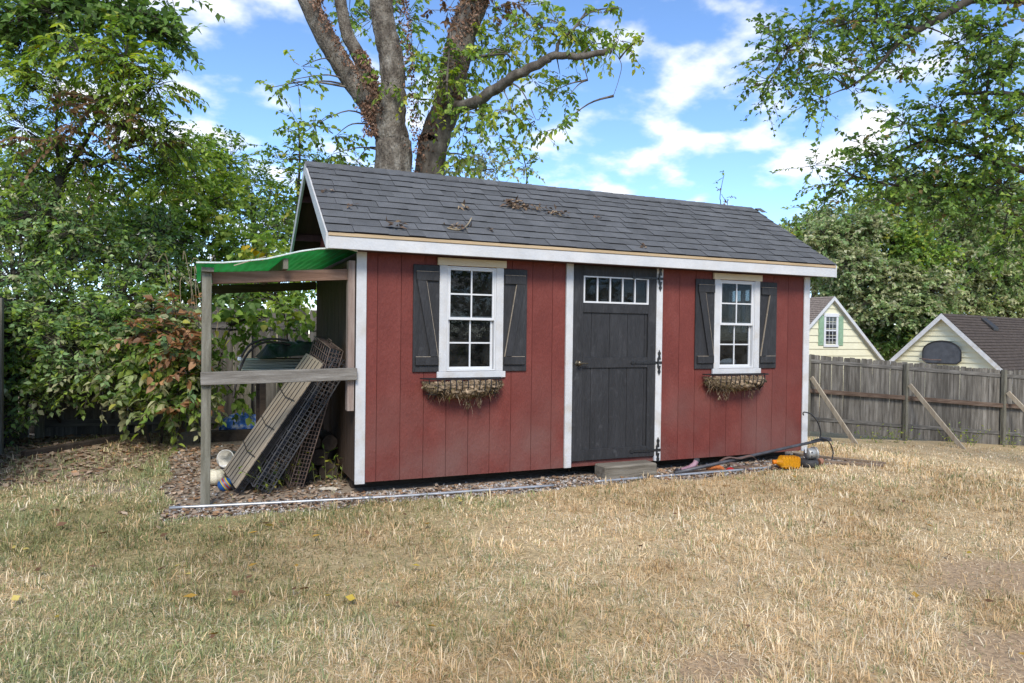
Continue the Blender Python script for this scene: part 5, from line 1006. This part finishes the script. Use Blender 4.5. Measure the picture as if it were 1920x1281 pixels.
tree('sweetgum_tree', 'dense tree reaching in over the lawn with drooping leafy branches', 'tree', b0, [([b0, at(2250,700,11.4), at(2220,300,11), at(2180,0,10.6), at(2150,-300,10.4)], .30, .18)],
     [([at(2200,120,10.8), at(2000,20,10.2), at(1850,-5,9.9), at(1790,18,9.8), at(1725,55,9.7), at(1690,75,9.7), at(1640,130,9.7), at(1590,165,9.6)], .10, .012), ([at(2210,250,10.9), at(2050,190,9.8), at(1920,178,9.4), at(1850,174,9.4), at(1785,177,9.6)], .075, .015),
      ([at(2215,380,11), at(2000,340,10), at(1850,298,9.7), at(1810,275,9.8), at(1740,263,9.9), at(1650,300,10)], .07, .012), ([at(2220,450,11), at(2000,400,10), at(1830,350,9.9), at(1700,350,10), at(1600,330,10)], .06, .012), ([at(1725,55,9.7), at(1600,40,9.7), at(1480,90,9.6)], .03, .01)],
     [blob(*q[:5], q[5]*(.85 if q[0] < 1690 else 1.15)) for q in rc_], .40, 12, .078, .030, G_DARK+G_MID[:3]+[((.24,.17,.07),.5)], 41, BARKD, droop=.4, dense=1.2)
# --- trees behind the houses
def far_tree(px, Z, lab, blobs, pal, seed, limbs=()):
    b0 = gpt(px, Z); tree('shade_tree', lab, 'tree', b0, [([b0, at(px,620,Z), at(px+8,540,Z), at(px,470,Z)], .35, .16)], [([at(*q) for q in l_], .16, .04) for l_ in limbs], [blob(*q) for q in blobs], 1.0, 14, .25, .085, pal, seed, BARK, group='trees behind the neighbouring houses', droop=.35, twr=.016, dense=8.5)
far_tree(1690, 46, 'broad pale green tree between the two yellow houses', [(1560,450,44,60,40,34),(1620,430,44,60,40,36),(1680,450,44,60,40,30,G_MID),(1600,500,43,60,40,34),(1670,520,43,60,40,34),(1730,480,43,60,40,30,G_MID),(1580,545,44,50,30,24),(1640,570,43,50,40,26),(1700,580,42,60,40,32),(1740,540,42,60,40,32),(1690,640,43,50,30,22,G_DARK),(1740,610,42,50,40,24,G_DARK),(1630,630,44,40,30,16,G_DARK),(1560,410,46,40,20,8),(1650,385,46,50,34,16,G_MID),(1720,410,45,50,34,18),(1750,360,47,60,40,18,G_MID),(1690,345,48,50,30,10)], G_PALE+G_BLUE[1:3], 51,
         (((1680,520,44.5),(1660,500,44),(1615,490,43.5)), ((1685,560,44.5),(1640,525,43),(1610,492,42.5)), ((1690,470,45),(1680,420,44),(1665,385,44)), ((1700,600,43),(1760,595,41.5))))
far_tree(1830, 48, 'rounded grey-green tree rising behind the brown garage roof', [(1790,440,46,60,50,34),(1850,430,46,60,50,34),(1910,450,46,60,50,34),(1800,510,45,60,40,34),(1870,520,45,60,40,34),(1930,530,45,60,50,34),(1810,570,45,60,30,28),(1880,580,45,60,30,28),(1850,490,44,60,40,30),(1960,450,46,60,80,40),(1950,600,46,60,40,24),(1820,370,48,60,40,20,G_MID),(1890,380,48,60,40,22),(1860,320,49,60,40,14,G_MID)], G_BLUE[1:3]+G_PALE, 52)
far_tree(1520, 50, 'darker tree showing under the far corner of the shed roof', [(1500,440,48,40,30,20),(1530,470,48,50,40,26),(1500,510,48,40,30,18),(1560,510,47,50,40,24),(1540,420,49,40,20,14),(1600,600,46,50,60,30),(1620,650,46,50,40,24)], G_PALE[:2]+G_MID, 53, (((1520,500,48),(1560,530,47),(1600,545,46)),))
far_tree(2080, 44, 'large tree off beyond the garage roof', [(2020,480,43,70,90,50),(2100,450,43,80,120,50),(2060,580,43,80,60,40)], G_MID, 54)
# --- unseen hedge added behind the viewpoint to keep bright horizon out of the panes
hb0 = Vector((-1.0, -15.5, -.15)); hcl = [((x, -15.5+.3*math.sin(x*3), z), (1.0, .7, .7), 34) for x in np.arange(-13, 12.1, 1.3) for z in (.5, 1.5, 2.5)]
tree('added_hedge', 'tall leafy hedge added out of view opposite the shed door', 'hedge', hb0, [([Vector((x,-15.5,-.2)), Vector((x+.1,-15.5,1.2)), Vector((x,-15.5,2.6))], .05, .02) for x in np.arange(-12.5, 12, 2.6)], [], hcl, .6, 9, .22, .08, G_DARK, 61, BARKD, connect=False, dense=1)
# --- weeds
def weed(px, py, n_, h, seed, lab, cat='weed', pal=G_YEL, Z=None):
    p_ = ground_pt(px, py) if Z is None else gpt(px, Z); r_ = np.random.default_rng(seed); k = n_
    P = np.array(p_)[None]+np.stack([r_.normal(0,.05,k), r_.normal(0,.05,k), np.zeros(k)],-1); root = thing('weed', p_, lab, cat, 'weeds around the bed')
    q = MB(); Vs = []; 
    tips = []
    for i in range(k):
        a = DV(P[i]); t_ = a + DV((r_.normal(0,.10*h/.3), r_.normal(0,.10*h/.3), h*r_.uniform(.5,1.1))); q.tube([a, a.lerp(t_,.5)+DV((0,0,.02)), t_], [.003,.0025,.0012], 4)
        for s_ in np.linspace(.25,1,7): tips.append(a.lerp(t_, s_))
    q.build('stems', M_STEM, root); tips = np.array([tuple(t_) for t_ in tips]); m_ = len(tips)
    V, T = leaf_arrays(tips, r_.normal(0,1,(m_,3))+np.array([0,0,.3]), np.array([0,0,1.])+r_.normal(0,.4,(m_,3)), r_.uniform(.04,.09,m_), r_.uniform(.008,.018,m_), r_)
    pc = np.array([p[0] for p in pal]); C = pc[r_.integers(0,len(pal),m_)]*r_.uniform(.7,1.2,(m_,1)); arr_mesh('leaves', V, T, LEAF, root, np.repeat(C,5,axis=0))
M_STEM = M('weed_stem_green', ((.3,(.09,.11,.04)),(.7,(.18,.17,.08))), rough=.7)
weed(500,925,6,.30,1,'tall grassy weed growing through the tan-topped crate'); weed(535,915,5,.32,2,'leggy weed in front of the black crate'); weed(616,905,5,.28,3,'wiry weed between the rusty crate and the wall'); weed(648,900,5,.22,4,'dry weed at the foot of the white corner board', pal=BROWN)
weed(690,905,4,.12,5,'small tuft of weeds under the white corner'); weed(1065,885,5,.10,6,'dry weeds under the shed beside the door', pal=BROWN)
for i, (px, lab) in enumerate(((1640,'leafy weed at the foot of the fence near the first prop'),(1690,'leafy weed by the fence post between two props'),(1785,'green weed beside the foot of the second prop'),(1820,'tall green weed against the fence past the second prop'),(1895,'green weed at the fence foot near the garage'))): weed(px, 0, 9, .50, 20+i, lab, pal=G_YEL, Z=16.5)

# ------------------------------------------------------------------ litter, pebbles, roof debris
def flat_leaves(name, X, Y, Zg, r_, pal, ln=(.03,.07), lab='', parent=None, tilt=.35, cat='leaves'):
    n_ = len(X); P = np.stack([X, Y, Zg+r_.uniform(.003,.014,n_)],-1); a = r_.uniform(0,6.28,n_); d_ = np.stack([np.cos(a), np.sin(a), r_.normal(0,.12,n_)],-1); nr = np.stack([r_.normal(0,tilt,n_), r_.normal(0,tilt,n_), np.ones(n_)],-1); l_ = r_.uniform(*ln, n_)
    V, T = leaf_arrays(P, d_, nr, l_, l_*r_.uniform(.22,.42,n_), r_, .35, -.12); pal = np.array(pal); C = pal[r_.integers(0,len(pal),n_)]*r_.uniform(.6,1.25,(n_,1))
    return arr_mesh(name, V, T, DRY, parent, np.repeat(C,5,axis=0), label=lab, cat=cat, kind='stuff')
LP = [(.28,.185,.12),(.37,.26,.18),(.21,.135,.09),(.46,.35,.25),(.16,.11,.075),(.34,.20,.11),(.42,.32,.24)]
r_ = np.random.default_rng(77)
X = r_.uniform(-4.2, -1.2, 9000); Y = r_.uniform(-.6, 4.6, 9000); k = r_.random(9000) < litter_mask(X, Y)*(.10+.8*fbm(X, Y, 1.7))+.02; X, Y = X[k], Y[k]
flat_leaves('leaf_litter', X, Y, gz(X, Y), r_, LP, (.03,.085), 'brown fallen leaves covering the ground under the trees')
X = np.concatenate([r_.uniform(-1.5, 5.4, 8000), r_.uniform(-1.5, .1, 5000)]); Y = np.concatenate([np.where(r_.random(8000) < .62, r_.uniform(-.42, .02, 8000), r_.uniform(-.4, 3.2, 8000)), r_.uniform(-.4, 3.0, 5000)]); k = (r_.random(13000) < .62* bed_mask(X, Y)) & ~((X > 0) & (X < 4.88) & (Y > .12) & (Y < 2.0)) & (r_.random(13000) < np.where(X > 4.3, .35, 1)); X, Y = X[k], Y[k]
flat_leaves('bed_litter', X, Y, gz(X, Y), r_, LP, (.02,.06), 'dry leaf scraps strewn along the gravel bed of the shed')
X = np.concatenate([r_.uniform(-3, 5, 60), r_.uniform(-2.6, 0, 60)]); Y = np.concatenate([r_.uniform(-4.2, -.4, 60), r_.uniform(-2.6, .6, 60)])
flat_leaves('lawn_leaves', X, Y, gz(X, Y)+.03, r_, [(.45,.33,.06),(.40,.24,.05),(.22,.13,.07),(.50,.40,.12),(.16,.09,.05),(.18,.10,.06)], (.035,.075), 'few yellow and brown leaves scattered over the lawn')
n_ = 9000; X = r_.uniform(-1.5, 5.4, n_); Y = np.where(r_.random(n_) < .6, r_.uniform(-.40, .02, n_), r_.uniform(-.4, 3.0, n_)); k = (r_.random(n_) < bed_mask(X, Y)) & ~((X > 0) & (X < 4.88) & (Y > .15) & (Y < 2.0)); X, Y = X[k], Y[k]; n_ = len(X)
s_ = r_.uniform(.005, .016, n_); oc = np.array([(1,0,0),(0,1,0),(-1,0,0),(0,-1,0),(0,0,.8),(0,0,-.8)]); V = (np.stack([X, Y, gz(X, Y)+s_*.3],-1)[:,None,:] + (oc[None]*s_[:,None,None])*r_.uniform(.7,1.3,(n_,6,1))).reshape(-1,3); b6 = np.arange(n_)[:,None]*6
T = np.concatenate([b6+np.array([f]) for f in ((0,1,4),(1,2,4),(2,3,4),(3,0,4),(1,0,5),(2,1,5),(3,2,5),(0,3,5))]); C = np.array([(.38,.36,.34),(.52,.50,.48),(.28,.26,.24),(.42,.37,.31)])[r_.integers(0,4,n_)]*r_.uniform(.7,1.2,(n_,1))
arr_mesh('gravel', V, T, DRY, None, np.repeat(C,6,axis=0), label='pale grey gravel in the bed around the shed', cat='gravel', kind='stuff')
def roof_pt(px, py):                    # a point on the front roof slope
    q = at(px, py, 1)-CAM; p0 = Vector((0,EY,EZ)); t = (p0-CAM).dot(nv)/q.dot(nv); return CAM + q*t + nv*.016
def debris(px, py, n_, sp_, lab, seed, stick=None):
    r_ = np.random.default_rng(seed); c = roof_pt(px, py); a = r_.normal(0,1,(n_,2))*np.array(sp_); P = np.array(c)[None]+a[:,:1]*np.array([1,0,0])[None]+a[:,1:]*np.array(sv)[None]+np.array(nv)[None]*r_.uniform(.002,.02 if n_ < 12 else .05,(n_,1))
    V, T = leaf_arrays(P, r_.normal(0,1,(n_,3))*np.array([1,.6,.4]), np.array(nv)[None]+r_.normal(0,.5,(n_,3)), r_.uniform(.03,.075,n_), r_.uniform(.006,.018,n_), r_, .4, .2)
    pal = np.array([(.24,.17,.11),(.15,.10,.07),(.34,.26,.17),(.10,.07,.05)]); C = pal[r_.integers(0,4,n_)]*r_.uniform(.7,1.2,(n_,1))
    root = thing('roof_debris', c, lab, 'dead leaves', 'dead leaves lying on the roof'); arr_mesh('leaf_clump', V, T, DRY, root, np.repeat(C,5,axis=0))
    if stick: MB().tube(crom([roof_pt(*s_)+nv*h_ for s_, h_ in stick], 5), .006, 6).build('twig', CANE, root)
debris(962,389,70,(.045,.05),'biggest clump of dead leaves halfway up the roof',1); debris(982,393,26,(.05,.025),'flat clump of dead leaves trailing from the biggest clump on the roof',2); debris(1006,398,14,(.03,.02),'small leaf scrap between the big clump and the sprig on the roof',3); debris(1043,406,26,(.06,.02),'spread-out dead sprig farthest along from the big roof clump',4)
debris(862,433,22,(.07,.015),'curved dead twig with leaves low on the roof near the eave',5,(((838,432),.006),((858,436),.008),((874,430),.02),((882,418),.03))); debris(745,431,12,(.04,.018),'small brown leaf cluster just above the eave near the lean-to end',6); debris(922,435,6,(.02,.012),'single pale curled leaf above the eave past the dead twig',7); debris(661,392,7,(.02,.02),'little leaf tuft on the roof closest to the gable',8); debris(872,395,9,(.03,.015),'thin dry scrap high on the roof above the dead twig',9); debris(615,363,5,(.03,.02),'dry leaf crumbs on the roof edge beside the gable',10); debris(1118,411,7,(.03,.015),'two dry leaves on the roof above the door',11); debris(1205,465,5,(.02,.012),'dry leaf low on the roof over the door hinges',12)

# ------------------------------------------------------------------ lawn grass, blade by blade
r_ = np.random.default_rng(99); Nt = 60000; per = 13
Zs = 2.2*(16.2/2.2)**(r_.random(Nt)**.90); lat = r_.uniform(-.95, .95, Nt)*Zs*.92
f2 = np.array(CF[:2])/np.linalg.norm(CF[:2]); r2 = np.array([f2[1], -f2[0]]); TX = CAM.x+f2[0]*Zs+r2[0]*lat; TY = CAM.y+f2[1]*Zs+r2[1]*lat
ts = r_.gamma(3, .33, Nt)*(.15+1.7*fbm(TX+4, TY+8, 1.6)**1.3)                       # vigour of each tuft
keep = r_.random(Nt) < .10+1.0*fbm(TX+14, TY+2, 3.2)+.55*fbm(TX+2, TY+22, .9)
TX, TY, Zs, ts = TX[keep], TY[keep], Zs[keep], ts[keep]; nt_ = len(TX)
sprd = .020*np.clip(Zs/3.5, 1, 2.6)
big = r_.random(nt_) < .055*(.3+1.4*fbm(TX+50, TY+7, 1.2)); ts = np.where(big, ts*1.2+1.1, ts)      # distinct coarse tufts
X = np.repeat(TX, per) + r_.normal(0, 1, nt_*per)*np.repeat(sprd, per); Y = np.repeat(TY, per) + r_.normal(0, 1, nt_*per)*np.repeat(sprd, per)
Zb = np.repeat(Zs, per); tv = np.repeat(ts, per); tid = np.repeat(np.arange(nt_), per); ox = X-TX[tid]; oy = Y-TY[tid]; n_ = len(X)
keep = r_.random(n_) > np.clip(bed_mask(X, Y)*1.05, 0, 1)*.985
keep &= r_.random(n_) > litter_mask(X, Y)*.60; keep &= r_.random(n_) > dirt_mask(X, Y)*.86
keep &= ~((X > -.1) & (X < 5.0) & (Y > -.05) & (Y < 2.3)); keep &= (Y < 4.3) | (X > 6.8)
X, Y, Zb, tv, tid, ox, oy = X[keep], Y[keep], Zb[keep], tv[keep], tid[keep], ox[keep], oy[keep]; n_ = len(X)
tg = np.clip(green_amt(TX, TY) + r_.normal(0, .26, nt_), 0, 1); ts = ts*(1+.5*(tg > .6)); gr = r_.random(n_) < tg[tid]**1.3
a = np.arctan2(oy, ox) + r_.normal(0, .7, n_); flat = r_.random(n_) < np.where(big[tid], .22, np.where(gr, .40, .74))
hh = np.clip(r_.gamma(6, .0050, n_)*(.40+.65*tv)*np.where(gr, 1.0, 1.08), .008, .075); ln_ = np.where(flat, r_.uniform(1.4, 2.6, n_), r_.gamma(2.2, .32, n_)); hh = np.where(flat, hh*.62, hh)*np.where(big[tid], 1.25, 1.0)
wd = r_.uniform(.0009,.0021,n_)*np.clip(Zb/3.4, 1, 3.2)
D2 = np.stack([np.cos(a), np.sin(a), np.zeros(n_)],-1); B = np.stack([X, Y, gz(X, Y)-.004],-1); up_ = np.array([0,0,1.])
mid = B + up_*(hh*np.where(flat,.40,.60))[:,None] + D2*(hh*ln_*.38)[:,None]; tip = B + up_*(hh*np.clip(1.05-.36*ln_,.16,1))[:,None] + D2*(hh*ln_*.95)[:,None]
sdv = np.stack([-np.sin(a), np.cos(a), np.zeros(n_)],-1)*wd[:,None] + D2*wd[:,None]*r_.normal(0,.5,(n_,1))
V = np.stack([B-sdv, B+sdv, mid+sdv*.85, mid-sdv*.85, tip], 1).reshape(-1,3); b5 = np.arange(n_)[:,None]*5; T = np.concatenate([b5+np.array([[0,1,2]]), b5+np.array([[0,2,3]]), b5+np.array([[3,2,4]])])
straw = np.array([(.73,.585,.375),(.78,.66,.455),(.65,.49,.29),(.80,.70,.52),(.59,.43,.255),(.73,.545,.31)]); grn = np.array([(.24,.28,.12),(.32,.33,.15),(.20,.24,.12),(.40,.38,.20)])
tc_ = r_.integers(0, 6, nt_)[tid]; sc_ = np.where(r_.random(n_) < .55, tc_, r_.integers(0, 6, n_))
tt = r_.uniform(.78, 1.16, nt_)[tid][:,None]
C = tt*np.where(gr[:,None], grn[r_.integers(0,4,n_)], straw[sc_])*r_.uniform(.86,1.10,(n_,1)); pt = fbm(X+30, Y, 1.1)[:,None]; C = C*(.60+.80*pt); C = C*np.where(pt < .45, np.array([1.0,.94,.86]), np.array([1.,1.,1.]))
arr_mesh('grass', V, T, GRASSM, None, np.repeat(C,5,axis=0), label='patchy dry lawn grass, straw coloured with green areas', cat='grass', kind='stuff')
